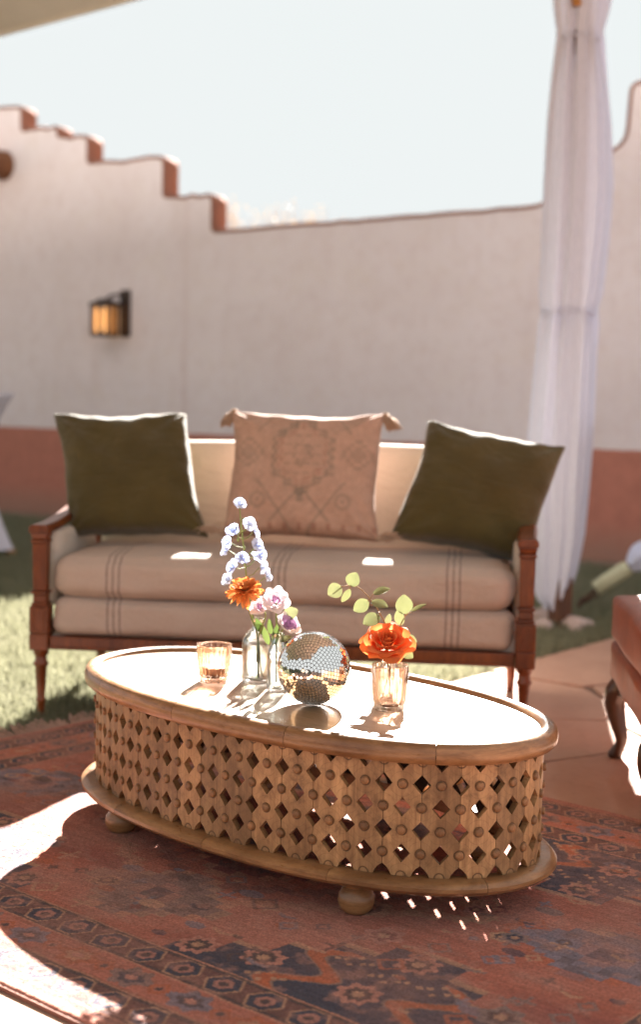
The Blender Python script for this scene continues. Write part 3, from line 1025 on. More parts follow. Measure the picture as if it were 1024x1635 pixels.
def make_rug():
    root = thing('rug', 'worn terracotta oriental rug with navy medallions under the coffee table', 'rug', (-1.742, 3.561, 0), (0, 0, math.atan2(RU.y, RU.x)))
    nu, nv = 1040, 666
    us, vs = np.linspace(0, RL, nu), np.linspace(0, RW, nv)
    U, V = np.meshgrid(us, vs, indexing='ij')
    Cc = rug_color(U.copy(), V.copy())
    edge = np.minimum(np.minimum(U, RL - U), np.minimum(V, RW - V))
    Z = .0145 + .0035 * (fbm(U * 2.5, V * 2.5, 5, 3) - .5) * 2 + .0026 * NR.random(U.shape) - .008 * np.clip(1 - edge / .006, 0, 1)
    wob = .006 * (fbm(U * 3, V * 3, 15, 2) - .5)
    P = np.stack([U + wob, V + wob, Z], -1).reshape(-1, 3)
    idx = np.arange(nu * nv).reshape(nu, nv)
    Q = np.stack([idx[:-1, :-1], idx[1:, :-1], idx[1:, 1:], idx[:-1, 1:]], -1).reshape(-1, 4)
    me = bpy.data.meshes.new('pile')
    me.vertices.add(len(P)); me.vertices.foreach_set('co', P.reshape(-1))
    me.loops.add(Q.size); me.loops.foreach_set('vertex_index', Q.reshape(-1).astype(np.int32))
    me.polygons.add(len(Q)); me.polygons.foreach_set('loop_start', np.arange(0, Q.size, 4, dtype=np.int32)); me.polygons.foreach_set('loop_total', np.full(len(Q), 4, dtype=np.int32))
    me.update(calc_edges=True)
    ca = me.color_attributes.new('pattern', 'FLOAT_COLOR', 'POINT')
    ca.data.foreach_set('color', np.concatenate([Cc.reshape(-1, 3), np.ones((len(P), 1))], 1).reshape(-1).astype(np.float32))
    t = NT('rug_pile')
    at_ = t.node('ShaderNodeVertexColor'); at_.layer_name = 'pattern'
    n = t.noise(t.coord('Object', (1, 3.5, 1)), 260, 3, .6)
    c = t.mix(t.rng(n, .35, .7, .0, .32), at_.outputs[0], (.06, .028, .022))
    c = t.mix(t.rng(t.noise(t.coord('Object'), 420, 2, .5), .55, .75, 0, .35), c, (.38, .22, .16))
    m = t.done(t.bsdf(c, .85, t.bump(n, .7, .004), spec=.2, sheen=.06))
    link('pile', me, m, root)
    # edge binding all round, closes the sides
    mb = MB()
    for (p, q) in (((0, 0), (RL, 0)), ((0, RW), (RL, RW))):
        mb.tube([(p[0], p[1], .006), (q[0], q[1], .006)], .0062, 6)
    mb.build('selvage', mat_fabric('selvage_wool', (.20, .08, .055), sheen=.1), root)
    fv = MB()
    for end in (0, 1):
        for k in range(230):
            v0 = .004 + (RW - .008) * k / 229 + rnd.uniform(-.003, .003)
            L_ = rnd.uniform(.045, .085); a = rnd.uniform(-.5, .5) + .6 * math.sin(k * .25)
            sg = -1 if end == 0 else 1
            x0 = -.002 if end == 0 else RL + .002
            pts = [(x0 - sg * .006, v0, .012), (x0 + sg * L_ * .4, v0 + a * .012, .010 + .012 * rnd.random()), (x0 + sg * L_ * .8, v0 + a * .03, .012 + .02 * rnd.random()), (x0 + sg * L_, v0 + a * .04, .006)]
            fv.tube(pts, [.004, .005, .005, .003], 5)
    o = fv.build('fringe', mat_fabric('fringe_cotton', (.46, .30, .24), (.36, .22, .17), sheen=.1), root, smooth=True)
    o['kind'] = 'stuff'
make_rug()

# ------------------------------------------------------------------ coffee table
TA, TB, TN = .690, .353, 2.2
def oval(off=0., N=720):
    th = np.linspace(0, 2 * PI, 4000, endpoint=False)
    c, s = np.cos(th), np.sin(th)
    x = TA * np.sign(c) * np.abs(c) ** (2 / TN); y = TB * np.sign(s) * np.abs(s) ** (2 / TN)
    # resample evenly first, then offset along normals
    def resample(x, y, n):
        xx, yy = np.append(x, x[0]), np.append(y, y[0])
        L_ = np.concatenate([[0], np.cumsum(np.hypot(np.diff(xx), np.diff(yy)))])
        t = np.linspace(0, L_[-1], n, endpoint=False)
        return np.interp(t, L_, xx), np.interp(t, L_, yy), L_[-1]
    x, y, _ = resample(x, y, 2400)
    k = np.ones(41) / 41
    def sm(a): return np.convolve(np.concatenate([a[-20:], a, a[:20]]), k, 'valid')
    x, y = sm(x), sm(y)
    tx, ty = np.roll(x, -1) - np.roll(x, 1), np.roll(y, -1) - np.roll(y, 1)
    l = np.hypot(tx, ty); nx, ny = ty / l, -tx / l
    x, y = x + nx * off, y + ny * off
    x, y, per = resample(x, y, N)
    tx, ty = np.roll(x, -1) - np.roll(x, 1), np.roll(y, -1) - np.roll(y, 1)
    l = np.hypot(tx, ty)
    return x, y, ty / l, -tx / l, per
Z_BASE0, Z_BASE1, Z_DR, Q_ROW = .070, .101, .1012, .0487
Z_TOP0 = Z_DR + 5 * Q_ROW          # .3447
Z_PANEL = .378
def make_table():
    root = thing('coffee_table', 'oval carved wooden drum coffee table with diamond cutouts on the rug', 'coffee table', (-.038, 3.394, .0155), (0, 0, R(-43.2)))
    # top and base mouldings, in jointed lengths
    def ring(name, prof, off, nseg, mat, start=0.):
        N = 24 * nseg
        x, y, nx, ny, per = oval(off, N)
        m = len(prof)
        for sgi in range(nseg):
            v, f = [], []
            i0 = sgi * 24
            for i in range(25):
                ii = (i0 + i + int(start)) % N
                # hair joint between lengths
                dx, dy = (0, 0)
                tx, ty = -ny[ii], nx[ii]
                if i == 0: dx, dy = tx * .0006, ty * .0006
                if i == 24: dx, dy = -tx * .0006, -ty * .0006
                for (o_, z) in prof:
                    v.append((x[ii] + nx[ii] * o_ + dx, y[ii] + ny[ii] * o_ + dy, z))
            for i in range(24):
                for k in range(m):
                    k2 = (k + 1) % m
                    f.append((i * m + k, (i + 1) * m + k, (i + 1) * m + k2, i * m + k2))
            f.append(tuple(range(m))); f.append(tuple(reversed([24 * m + k for k in range(m)])))
            o = mesh(name, v, f, mat, root); autosmooth(o, 35)
    zt = Z_TOP0 + .0005
    ring('top_rim', [(-.038, zt), (-.008, zt), (-.002, zt + .006), (0, zt + .014), (0, zt + .024), (-.003, zt + .034), (-.009, zt + .041), (-.017, zt + .0445), (-.027, zt + .0445), (-.034, zt + .042), (-.038, zt + .037)], 0., 10, M['table_rim'], 7)
    ring('base_ring', [(-.052, Z_BASE0), (-.012, Z_BASE0), (-.003, Z_BASE0 + .004), (.004, Z_BASE0 + .012), (.004, Z_BASE0 + .020), (-.002, Z_BASE0 + .027), (-.012, Z_BASE1), (-.052, Z_BASE1)], .002, 10, M['table_rim'], 15)
    # recessed top
    x, y, nx, ny, per = oval(-.0385, 200)
    v = [(a, b, Z_PANEL) for a, b in zip(x, y)] + [(a, b, Z_PANEL - .022) for a, b in zip(x, y)]
    n = len(x)
    f = [tuple(range(n)), tuple(reversed(range(n, 2 * n)))] + [(k + n, (k + 1) % n + n, (k + 1) % n, k) for k in range(n)]
    mesh('top_panel', v, f, M['table_top'], root)
    # drum of narrow planks
    OFF, TH = -.030, .015
    _, _, _, _, per = oval(OFF, 720)
    npl = int(round(per / .08))
    SUB = 40
    ox, oy, onx, ony, per = oval(OFF, npl * SUB)
    P2 = per / npl / 4            # half a column
    dw, dh = P2 * .94, .0206
    q2 = Q_ROW / 2
    def bend(k, xl, z, depth):
        # xl: position along the strip from the plank's centre
        t = (k + .5) * SUB + xl / (per / (npl * SUB))
        i0 = int(math.floor(t)); fr = t - i0
        a, b = i0 % (npl * SUB), (i0 + 1) % (npl * SUB)
        X = ox[a] * (1 - fr) + ox[b] * fr; Y = oy[a] * (1 - fr) + oy[b] * fr
        NX = onx[a] * (1 - fr) + onx[b] * fr; NY = ony[a] * (1 - fr) + ony[b] * fr
        return Vector((X + NX * depth, Y + NY * depth, z)), Vector((NX, NY, 0))
    # flat pattern of one plank
    pts, idx, faces = [], {}, []
    def pv(x, z):
        k = (round(x, 5), round(z, 5))
        if k not in idx: idx[k] = len(pts); pts.append((x, z))
        return idx[k]
    GAP = .0005
    for j in range(6):
        for i in (-1, 0, 1):
            hole = (i + j) % 2 == 1
            for sx in (-1, 1):
                if i * sx > 0: continue
                for sy in (-1, 1):
                    if (j == 0 and sy < 0) or (j == 5 and sy > 0): continue
                    cx, cz = i * 2 * P2, Z_DR + j * Q_ROW
                    g = lambda x, z: pv(max(-2 * P2 + GAP, min(2 * P2 - GAP, x)), z)
                    Hn, Cn, Vn = (cx + sx * P2, cz), (cx + sx * P2, cz + sy * q2), (cx, cz + sy * q2)
                    if hole:
                        ddw, ddh = dw, dh
                        if j == 0: ddw, ddh = P2 * .97, .024
                        poly = [g(cx + sx * ddw, cz), g(*Hn), g(*Cn), g(*Vn), g(cx, cz + sy * ddh)]
                        if j == 0:   # rounded lobe foot
                            poly = [g(cx + sx * ddw, cz + 0.0), g(*Hn), g(*Cn), g(*Vn), g(cx, cz + ddh * .99), g(cx + sx * ddw * .45, cz + ddh * .72), g(cx + sx * ddw * .80, cz + ddh * .36)]
                    else:
                        poly = [g(cx, cz), g(*Hn), g(*Cn), g(*Vn)]
                    if sx * sy < 0: poly = poly[::-1]
                    faces.append(poly)
    cnt = {}
    for p in faces:
        for a, b in zip(p, p[1:] + p[:1]):
            cnt[(a, b)] = 1
    border = [(a, b) for (a, b) in cnt if (b, a) not in cnt]
    npt = len(pts)
    for k in range(npl):
        v = []
        jit = rnd.uniform(-.0006, .0008)
        jits = [(rnd.uniform(-.0005, .0005) if abs(x) < 2 * P2 - .001 else 0, rnd.uniform(-.0006, .0006) if Z_DR < z < Z_TOP0 - .001 else 0) for x, z in pts]
        for dep in (jit, -TH):
            for (x, z), (jx, jz) in zip(pts, jits):
                v.append(bend(k, x + jx, z + jz, dep)[0])
        f = [tuple(p) for p in faces] + [tuple(a + npt for a in reversed(p)) for p in faces] + [(b, a, a + npt, b + npt) for a, b in border]
        me = bpy.data.meshes.new('plank')
        me.from_pydata([tuple(q) for q in v], [], f)
        uvl = me.uv_layers.new(name='lattice')
        vi = np.zeros(len(me.loops), dtype=np.int32); me.loops.foreach_get('vertex_index', vi)
        uvs = np.array([[pts[a % npt][0] / (2 * P2) , (pts[a % npt][1] - Z_DR) / Q_ROW] for a in vi])
        # pegs sit where column+row is even; shift so that they fall on whole lattice points
        uvl.data.foreach_set('uv', uvs.reshape(-1).astype(np.float32))
        me.materials.append(M['table_wood']); me.materials.append(M['shade_inner'])
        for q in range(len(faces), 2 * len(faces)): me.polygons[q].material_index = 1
        o = link('plank', me, None, root)
        b = o.modifiers.new('bevel', 'BEVEL'); b.width = .0013; b.segments = 1; b.limit_method = 'ANGLE'; b.angle_limit = R(50)
    # pegs
    pm = None
    for k in range(npl):
        for (i, j) in ((0, 2), (0, 4), (1, 1), (1, 3)):
            p, n_ = bend(k, i * 2 * P2, Z_DR + j * Q_ROW, .0004)
            if pm is None:
                o = MB().lathe([(.0092, -.004), (.0092, .0036), (.0082, .0052), (.005, .0060), (.0, .0062)], 12).build('peg', M['peg_wood'], root, auto=50)
                pm = o.data
            else:
                o = link('peg', pm, None, root)
            o.location = p
            o.rotation_euler = n_.to_track_quat('Z', 'Y').to_euler()
    for (u, v_) in ((.40, -.235), (-.38, -.245), (.38, .245), (-.38, .245)):
        MB().lathe([(0, 0), (.025, 0), (.035, .010), (.040, .025), (.038, .040), (.030, .052), (.026, .057), (.034, .061), (.036, .066), (.034, .0698), (0, .0698)], 24).build('foot', M['table_rim'], root, auto=50, loc=(u, v_, 0))
    return root
make_table()
TZ = Z_PANEL + .0155 + .0004     # standing height of the recessed top

# ------------------------------------------------------------------ disco ball
def disco():
    RB = .0855
    root = thing('disco_ball', 'small mirror-tiled disco ball standing on the coffee table', 'disco ball', (-.008, 3.252, TZ + RB + .0006))
    ax = Vector((-.16, -.97, .05)).normalized()
    q = Vector((0, 0, 1)).rotation_difference(ax)
    root.rotation_mode = 'QUATERNION'; root.rotation_quaternion = q
    core = mat_plain('ball_core', (.22, .21, .20), .6)
    MB().lathe([((RB - .0022) * math.sin(a) + (1e-7 if 0 < a < PI else 0), (RB - .0022) * -math.cos(a)) for a in np.linspace(0, PI, 33)], 64).build('core', core, root, smooth=True)
    t = NT('mirror')
    oi = t.noise(t.coord('Object'), 300, 1, .5)
    tiles = t.done(t.bsdf((.90, .88, .86), .035, metal=1.0))
    mb = MB()
    rows = 34
    hstep = PI / rows
    for i in range(rows):
        a = (i + .5) * hstep
        cnt = max(3, int(round(2 * PI * math.sin(a) * RB / (RB * hstep))))
        sz = RB * hstep * .44
        szx = PI * RB * math.sin(a) / cnt * .88
        for k in range(cnt):
            ph = 2 * PI * (k + .37 * (i % 3)) / cnt
            n_ = Vector((math.sin(a) * math.cos(ph), math.sin(a) * math.sin(ph), -math.cos(a)))
            e1 = Vector((-math.sin(ph), math.cos(ph), 0)); e2 = n_.cross(e1)
            n2 = (n_ + e1 * rnd.gauss(0, .022) + e2 * rnd.gauss(0, .022)).normalized()
            f1 = (e1 - n2 * e1.dot(n2)).normalized(); f2 = n2.cross(f1)
            c0 = n_ * (RB - .0006)
            top = [c0 + f1 * sx * szx * .97 + f2 * sy * sz * .97 for sx, sy in ((-1, -1), (1, -1), (1, 1), (-1, 1))]
            bot = [c0 - n2 * .0018 + f1 * sx * szx + f2 * sy * sz for sx, sy in ((-1, -1), (1, -1), (1, 1), (-1, 1))]
            mb.add(top + bot, [(0, 1, 2, 3), (1, 0, 4, 5), (2, 1, 5, 6), (3, 2, 6, 7), (0, 3, 7, 4)])
    o = mb.build('mirror_tiles', tiles, root)
    o['kind'] = 'stuff'
    MB().lathe([(0, -RB - .006), (.010, -RB - .006), (.012, -RB - .003), (.012, -RB + .003), (0, -RB + .003)], 16).build('hanging_cap', mat_plain('cap_metal', (.5, .48, .45), .3, 1.), root, smooth=True)
disco()

# ------------------------------------------------------------------ glassware
M['amber_glass'] = mat_glass('amber_glass', (1.0, .87, .79), refr=.22)
M['pink_glass'] = mat_glass('pink_glass', (1.0, .88, .81), refr=.22)
M['clear_glass'] = mat_glass('clear_glass', (.97, .98, .97), refr=.22)
M['water'] = mat_glass('vase_water', (.95, .97, .96), refr=.6)
M['wax'] = mat_plain('candle_wax', (.86, .58, .44), .45, var=.1)

def ribbed_cup(name, label, loc, r0, r1, h, mat, ribs=16, rd=.035, base=.010, n=128, wax=.0, foot=True):
    root = thing(name, label, 'glass', loc)
    outp = [(r0 * .55, 0), (r0 * .86, .0), (r0 * .93, .004), (r0 * .90, .009), (r0 * .96, .015), (r0, .024)]
    for k in range(1, 8):
        t_ = k / 8
        outp.append((r0 + (r1 - r0) * t_, .024 + (h - .028) * t_))
    outp += [(r1, h - .004), (r1 * .995, h), (r1 * .955, h), (r1 * .94, h - .004)]
    inn = [(r1 * .93 + (r0 - r1) * t_ - .000, h - .006 - (h - .012 - base) * t_) for t_ in (.25, .5, .75, .92)]
    inn += [(r0 * .8, base + .001), (r0 * .5, base), (0.0, base)]
    v, f = [], []
    prof = outp + inn
    for (r, z) in prof:
        k_ = rd if .014 < z < h - .010 and r > r0 * .88 else (rd * .4 if z < .016 and z > 0 else 0)
        for i in range(n):
            a = 2 * PI * i / n
            rr = r * (1 + k_ * (abs(math.cos(ribs * a / 2)) * 2 - 1.2)) if k_ else r
            v.append((rr * math.cos(a), rr * math.sin(a), z))
    m = len(prof)
    for i in range(m - 1):
        for k in range(n):
            k2 = (k + 1) % n
            f.append((i * n + k, i * n + k2, (i + 1) * n + k2, (i + 1) * n + k))
    f.append(tuple(reversed(range(n))))
    mesh('cup', v, f, mat, root, smooth=True)
    if wax:
        rw = r0 * .80
        w_ = MB().lathe([(0, base + .0012), (rw, base + .0012), (rw, base + wax), (rw * .96, base + wax + .001), (.006, base + wax - .002), (0, base + wax - .002)], 40).build('candle', M['wax'], root, auto=50)
        MB().tube([(0, 0, base + wax - .002), (.001, 0, base + wax + .008)], .0009, 5).build('wick', M['walnut'], w_)
    return root
ribbed_cup('votive_glass', 'amber ribbed votive glass at the left end of the coffee table', (-.258, 3.508, TZ), .037, .0445, .093, M['amber_glass'], 18, .045, wax=.024)
ribbed_cup('votive_glass', 'tall pale pink panelled glass in front of the rose bottle', (.167, 3.222, TZ), .038, .0425, .104, M['pink_glass'], 8, .05, wax=0)

def bottle(label, loc, R_, hb, rn, hn, water, name='bud_vase'):
    root = thing(name, label, 'vase', loc)
    wl_ = .0026
    prof = [(R_ * .6, .0), (R_ * .93, .0), (R_, .006), (R_, hb * .55), (R_ * .99, hb * .86), (R_ * .90, hb * .95), (R_ * .70, hb + .004), (rn * 1.25, hb + .012), (rn, hb + .018), (rn * .98, hn - .008), (rn * 1.16, hn - .006), (rn * 1.18, hn - .001), (rn * 1.08, hn), (rn * .84, hn - .001), (rn * .82, hn - .01), (rn * .82, hb + .018), (rn * 1.05, hb + .009), (R_ * .66, hb), (R_ - wl_ - R_ * .08, hb * .93), (R_ - wl_, hb * .84), (R_ - wl_, .012), (R_ * .7, .007), (0, .007)]
    MB().lathe(prof, 48).build('glass_body', M['clear_glass'], root, smooth=True)
    if water:
        rw = R_ - wl_ - .0006
        MB().lathe([(0, .0078), (rw * .75, .0078), (rw, .0128), (rw, water), (0, water)], 48).build('water', M['water'], root, smooth=False)
    return root
bottle('wide clear glass bottle holding the tall blue flower stem', (-.150, 3.512, TZ), .040, .118, .0165, .160, .085)
bottle('slim clear glass bottle between the wide bottle and the disco ball', (-.096, 3.400, TZ), .0265, .110, .013, .142, .07)
bottle('small clear glass bottle holding the orange rose', (.170, 3.318, TZ), .030, .078, .0155, .100, .055)

# ------------------------------------------------------------------ flowers
M['stem'] = mat_leaf('stem_green', (.16, .20, .05), (.24, .25, .09), .1)
M['twig'] = mat_leaf('twig_brown', (.26, .15, .07), (.34, .20, .10), .05)
M['euc'] = mat_leaf('eucalyptus_leaf', (.16, .18, .075), (.22, .225, .11), .28, .45, .4)
M['green_leaf'] = mat_leaf('green_leaf', (.07, .11, .025), (.11, .14, .04), .35)
M['rose'] = mat_leaf('rose_petal', (.76, .17, .045), (.84, .28, .10), .45, .7)
M['mum'] = mat_leaf('mum_petal', (.70, .25, .065), (.78, .36, .13), .42, .7)
M['blue'] = mat_leaf('delphinium_petal', (.44, .51, .74), (.58, .64, .79), .38, .5)
M['lil'] = mat_leaf('lisianthus_petal', (.74, .64, .68), (.80, .73, .74), .40, .5)
M['lil2'] = mat_leaf('lisianthus_heart', (.48, .28, .48), (.56, .36, .54), .40, .5)
M['white_petal'] = mat_leaf('white_petal', (.55, .57, .64), (.50, .55, .68), .3, .5)

def cup_petal(r0, r1, h, half, curl=0., nt=9, na=11, wave=.0, seed=0):
    """petal on a cup: angle range +-half, radius grows r0->r1 with height, rolled outward at the lip by curl"""
    g = random.Random(seed)
    ph = g.uniform(0, 6)
    v, f = [], []
    for i in range(nt):
        t_ = i / (nt - 1)
        for j in range(na):
            s_ = -1 + 2 * j / (na - 1)
            wid = (.45 + .55 * math.sin(min(t_ * 1.25, 1) * PI / 2)) * (1 if t_ < .8 else math.sqrt(max(0, 1 - ((t_ - .8) / .2) ** 2 * .55)))
            a = s_ * half * wid
            zt = h * t_ * (1 - .22 * s_ * s_ * t_)
            r = r0 + (r1 - r0) * math.sin(t_ * PI / 2) ** .8
            r += curl * max(0, (t_ - .55) / .45) ** 2 * (1 + .25 * math.sin(3 * s_ + ph))
            zt -= abs(curl) * .55 * max(0, (t_ - .7) / .3) ** 2
            r += wave * math.sin(4 * s_ + ph) * t_
            v.append((r * math.cos(a), r * math.sin(a), zt))
    for i in range(nt - 1):
        for j in range(na - 1):
            f.append((i * na + j, i * na + j + 1, (i + 1) * na + j + 1, (i + 1) * na + j))
    return v, f

def strap_petal(L_, W_, e0, e1, cup=.2, nt=7, na=5):
    v, f = [], []
    x = z = 0
    for i in range(nt):
        t_ = i / (nt - 1)
        e = e0 + (e1 - e0) * t_
        if i: x += L_ / (nt - 1) * math.cos(e); z += L_ / (nt - 1) * math.sin(e)
        w = W_ * (.35 + .65 * math.sin(min(1, t_ * 1.4) * PI / 2)) * (1 if t_ < .75 else math.sqrt(max(.02, 1 - ((t_ - .75) / .25) ** 2)))
        for j in range(na):
            s_ = -1 + 2 * j / (na - 1)
            v.append((x - math.sin(e) * cup * W_ * s_ * s_ * -1, w * s_, z + math.cos(e) * cup * W_ * s_ * s_))
    for i in range(nt - 1):
        for j in range(na - 1):
            f.append((i * na + j, i * na + j + 1, (i + 1) * na + j + 1, (i + 1) * na + j))
    return v, f

def mesh_data(name, v, f, mat):
    me = bpy.data.meshes.new(name); me.from_pydata([tuple(p) for p in v], [], f); me.update()
    me.materials.append(mat)
    me.polygons.foreach_set('use_smooth', [True] * len(me.polygons))
    return me

def round_leaf(name, parent, base, tip_dir, normal, L_, W_, mat, fold=.12):
    d = Vector(tip_dir).normalized(); n = Vector(normal); n = (n - d * n.dot(d)).normalized(); s = d.cross(n)
    v, f = [], []
    nt, na = 9, 7
    for i in range(nt):
        t_ = i / (nt - 1)
        w = W_ * math.sin(PI * min(max(t_, .02), .985) ** .85) ** .62
        for j in range(na):
            q = -1 + 2 * j / (na - 1)
            v.append(Vector(base) + d * (L_ * t_) + s * (w * q) + n * (fold * W_ * q * q + .06 * L_ * math.sin(t_ * 3)))
    for i in range(nt - 1):
        for j in range(na - 1):
            f.append((i * na + j, i * na + j + 1, (i + 1) * na + j + 1, (i + 1) * na + j))
    return mesh(name, v, f, mat, parent, smooth=True)

def rose():
    head = Vector((.163, 3.285, .545))
    root = thing('rose', 'open orange rose in the small clear bottle', 'flower', head)
    ax = Vector((-.02, -.60, .80)).normalized()
    Q = Vector((0, 0, 1)).rotation_difference(ax)
    k = 0
    layers = [(3, .0035, .006, .036, 1.9, -.001), (3, .005, .012, .038, 1.5, .000), (4, .007, .020, .040, 1.15, .003), (5, .009, .030, .040, .95, .008), (6, .010, .040, .036, .80, .013), (6, .010, .047, .028, .78, .016)]
    for li, (n, r0, r1, h, half, curl) in enumerate(layers):
        for i in range(n):
            v, f = cup_petal(r0, r1, h, half, curl, wave=.0016, seed=k)
            a = 2 * PI * i / n + li * .7 + rnd.uniform(-.12, .12)
            me = mesh_data('petal', v, f, M['rose'])
            o = link('petal', me, None, root)
            o.rotation_mode = 'QUATERNION'
            o.rotation_quaternion = Q @ Quaternion((0, 0, 1), a) @ Quaternion((0, 1, 0), rnd.uniform(-.06, .06))
            o.location = Q @ Vector((0, 0, -.018 - .002 * li))
            k += 1
    for i in range(5):
        v, f = strap_petal(.03, .007, -.9, -.2)
        me = mesh_data('sepal', v, f, M['green_leaf'])
        o = link('sepal', me, None, root)
        o.rotation_mode = 'QUATERNION'; o.rotation_quaternion = Q @ Quaternion((0, 0, 1), i * 1.257)
        o.location = Q @ Vector((0, 0, -.026))
    b = Q @ Vector((0, 0, -.02))
    pts = curve_pts([b, Vector((.002, .02, -.055)), Vector((.006, .032, -.09)), Vector((-.004, .036, -.135)), Vector((-.008, .034, -.145))], 14)
    MB().tube(pts, .0026, 7).build('stem', M['stem'], root, smooth=True)
rose()

def mum():
    head = Vector((-.180, 3.455, .628))
    root = thing('chrysanthemum', 'orange chrysanthemum leaning over the wide bottle', 'flower', head)
    Q = Vector((0, 0, 1)).rotation_difference(Vector((-.15, -.35, .92)).normalized())
    rings = [(10, .022, .0055, 1.35, 1.3), (13, .028, .0065, 1.05, 1.0), (15, .035, .0072, .75, .65), (17, .042, .0078, .42, .25), (17, .048, .008, .1, -.05), (10, .046, .008, -.25, -.6)]
    for li, (n, L_, W_, e0, e1) in enumerate(rings):
        v, f = strap_petal(L_, W_, e0, e1, .5)
        me = mesh_data('petal', v, f, M['mum'])
        for i in range(n):
            o = link('petal', me, None, root)
            o.rotation_mode = 'QUATERNION'
            o.rotation_quaternion = Q @ Quaternion((0, 0, 1), 2 * PI * (i + .5 * (li % 2)) / n + rnd.uniform(-.15, .15)) @ Quaternion((0, 1, 0), rnd.uniform(-.16, .16))
            s_ = rnd.uniform(.85, 1.12); o.scale = (s_, s_, s_)
    # two drooping outer petals
    for a, e in ((-1.7, -1.2), (-1.25, -1.35)):
        v, f = strap_petal(.052, .006, -.5, e, .5)
        o = link('petal', mesh_data('petal', v, f, M['mum']), None, root); o.rotation_euler = (0, 0, a)
    MB().lathe([(0, -.014), (.006, -.013), (.012, -.006), (.010, .004), (0, .012)], 14).build('flower_base', M['stem'], root, smooth=True)
    pts = curve_pts([(0, 0, -.01), (.012, .02, -.06), (.026, .050, -.105), (.033, .058, -.15), (.04, .052, -.22)], 14)
    MB().tube(pts, .0022, 7).build('stem', M['stem'], root, smooth=True)
mum()

def floret_data(seed, mat_):
    g = random.Random(seed)
    mb = MB()
    for i in range(5):
        v, f = strap_petal(.0165 * g.uniform(.85, 1.15), .0082, .9, -.1 + g.uniform(-.4, .3), .35, 6, 5)
        mb.add(v, f, Matrix.Rotation(i * 1.257 + g.uniform(-.2, .2), 4, 'Z'))
    for i in range(3):
        v, f = strap_petal(.009, .0045, 1.2, .6, .4, 5, 3)
        mb.add(v, f, Matrix.Rotation(i * 2.1 + .5, 4, 'Z'))
    me = mesh_data('floret', mb.v, mb.f, mat_)
    return me
def delphinium():
    root = thing('delphinium', 'tall blue delphinium spike rising from the wide clear bottle', 'flower', (-.150, 3.512, TZ + .01))
    base = root.location.copy()
    way = [Vector(p) - base for p in ((-.148, 3.512, TZ + .012), (-.150, 3.512, .50), (-.163, 3.51, .557), (-.179, 3.51, .643), (-.190, 3.51, .736), (-.198, 3.51, .800), (-.2, 3.51, .828))]
    pts = curve_pts(way, 24)
    MB().tube(pts, [.0028 - .0014 * i / 23 for i in range(24)], 7).build('stem', M['stem'], root, smooth=True)
    fl = [(-.2, 3.51, .836), (-.176, 3.49, .790), (-.212, 3.50, .772), (-.224, 3.495, .744), (-.157, 3.485, .738), (-.190, 3.475, .706), (-.212, 3.49, .682), (-.146, 3.50, .682), (-.130, 3.50, .660), (-.222, 3.50, .650), (-.165, 3.52, .768), (-.160, 3.53, .70), (-.228, 3.51, .722), (-.148, 3.48, .715)]
    datas = [floret_data(i, M['blue'] if i < 4 else M['white_petal']) for i in range(6)]
    for i, p in enumerate(fl):
        p = Vector(p) - base
        # nearest stem point a little below carries the stalk
        q = min(pts, key=lambda c: (c - (p - Vector((0, 0, .018)))).length)
        o = link('floret', datas[(4 + i % 2) if i in (1, 7, 8, 9) else i % 4], None, root)
        d = (p - q); d.z = 0
        d = (d.normalized() if d.length > .002 else Vector((0, 0, 1))) + Vector((rnd.uniform(-.4, .4), rnd.uniform(-.7, .1), rnd.uniform(-.1, .5)))
        if i == 0: d = Vector((.1, -.75, .5))
        o.rotation_mode = 'QUATERNION'; o.rotation_quaternion = Vector((0, 0, 1)).rotation_difference(d.normalized()) @ Quaternion((0, 0, 1), rnd.uniform(0, 6))
        s_ = 1.18 if i else 1.1
        o.scale = (s_, s_, s_); o.location = p
        if i: MB().tube([q, (q + p) / 2 + Vector((0, 0, -.004)), p - d.normalized() * .003], .0011, 5).build('stalk', M['stem'], root, smooth=True)
    for i in range(5):
        q = pts[15 + i] + Vector((rnd.uniform(-.012, .012), -.006, 0))
        MB().lathe([(0, -.006), (.0028, -.003), (.0034, .001), (.002, .005), (0, .007)], 8).build('bud', M['stem'], root, smooth=True, loc=q)
delphinium()

def lisianthus(loc, ax, label, rb, sc, stem_to):
    loc = Vector(loc)
    root = thing('lisianthus', label, 'flower', loc)
    Q = Vector((0, 0, 1)).rotation_difference(Vector(ax).normalized())
    k = 0
    for li, (n, r0, r1, h, half, curl, mt) in enumerate(((3, .003, .010, .026, 1.3, .001, M['lil2']), (4, .005, .018, .029, 1.0, .004, M['lil2'] if rb else M['lil']), (5, .006, .026, .029, .85, .008, M['lil']))):
        for i in range(n):
            v, f = cup_petal(r0 * sc, r1 * sc, h * sc, half, curl * sc, wave=.0018 * sc, seed=k + 50)
            o = link('petal', mesh_data('petal', v, f, mt), None, root)
            o.rotation_mode = 'QUATERNION'; o.rotation_quaternion = Q @ Quaternion((0, 0, 1), 2 * PI * i / n + li * .6)
            o.location = Q @ Vector((0, 0, -.012))
            k += 1
    e = Vector(stem_to) - loc
    b = Q @ Vector((0, 0, -.012))
    pts = curve_pts([b, b + (Q @ Vector((0, 0, -.022))), e * .55 + Vector((0, .004, 0)), e], 12)
    MB().tube(pts, .0019, 6).build('stem', M['stem'], root, smooth=True)
lisianthus((-.104, 3.43, .608), (.0, -.85, .5), 'white lisianthus with purple heart facing the camera', False, 1.0, (-.098, 3.402, TZ + .02))
lisianthus((-.142, 3.445, .590), (-.35, -.6, .7), 'pale pink lisianthus bud under the orange chrysanthemum', False, .82, (-.152, 3.505, TZ + .05))
lisianthus((-.074, 3.415, .553), (.45, -.5, .65), 'lilac lisianthus lowest on the right by the disco ball', True, .95, (-.092, 3.398, TZ + .02))

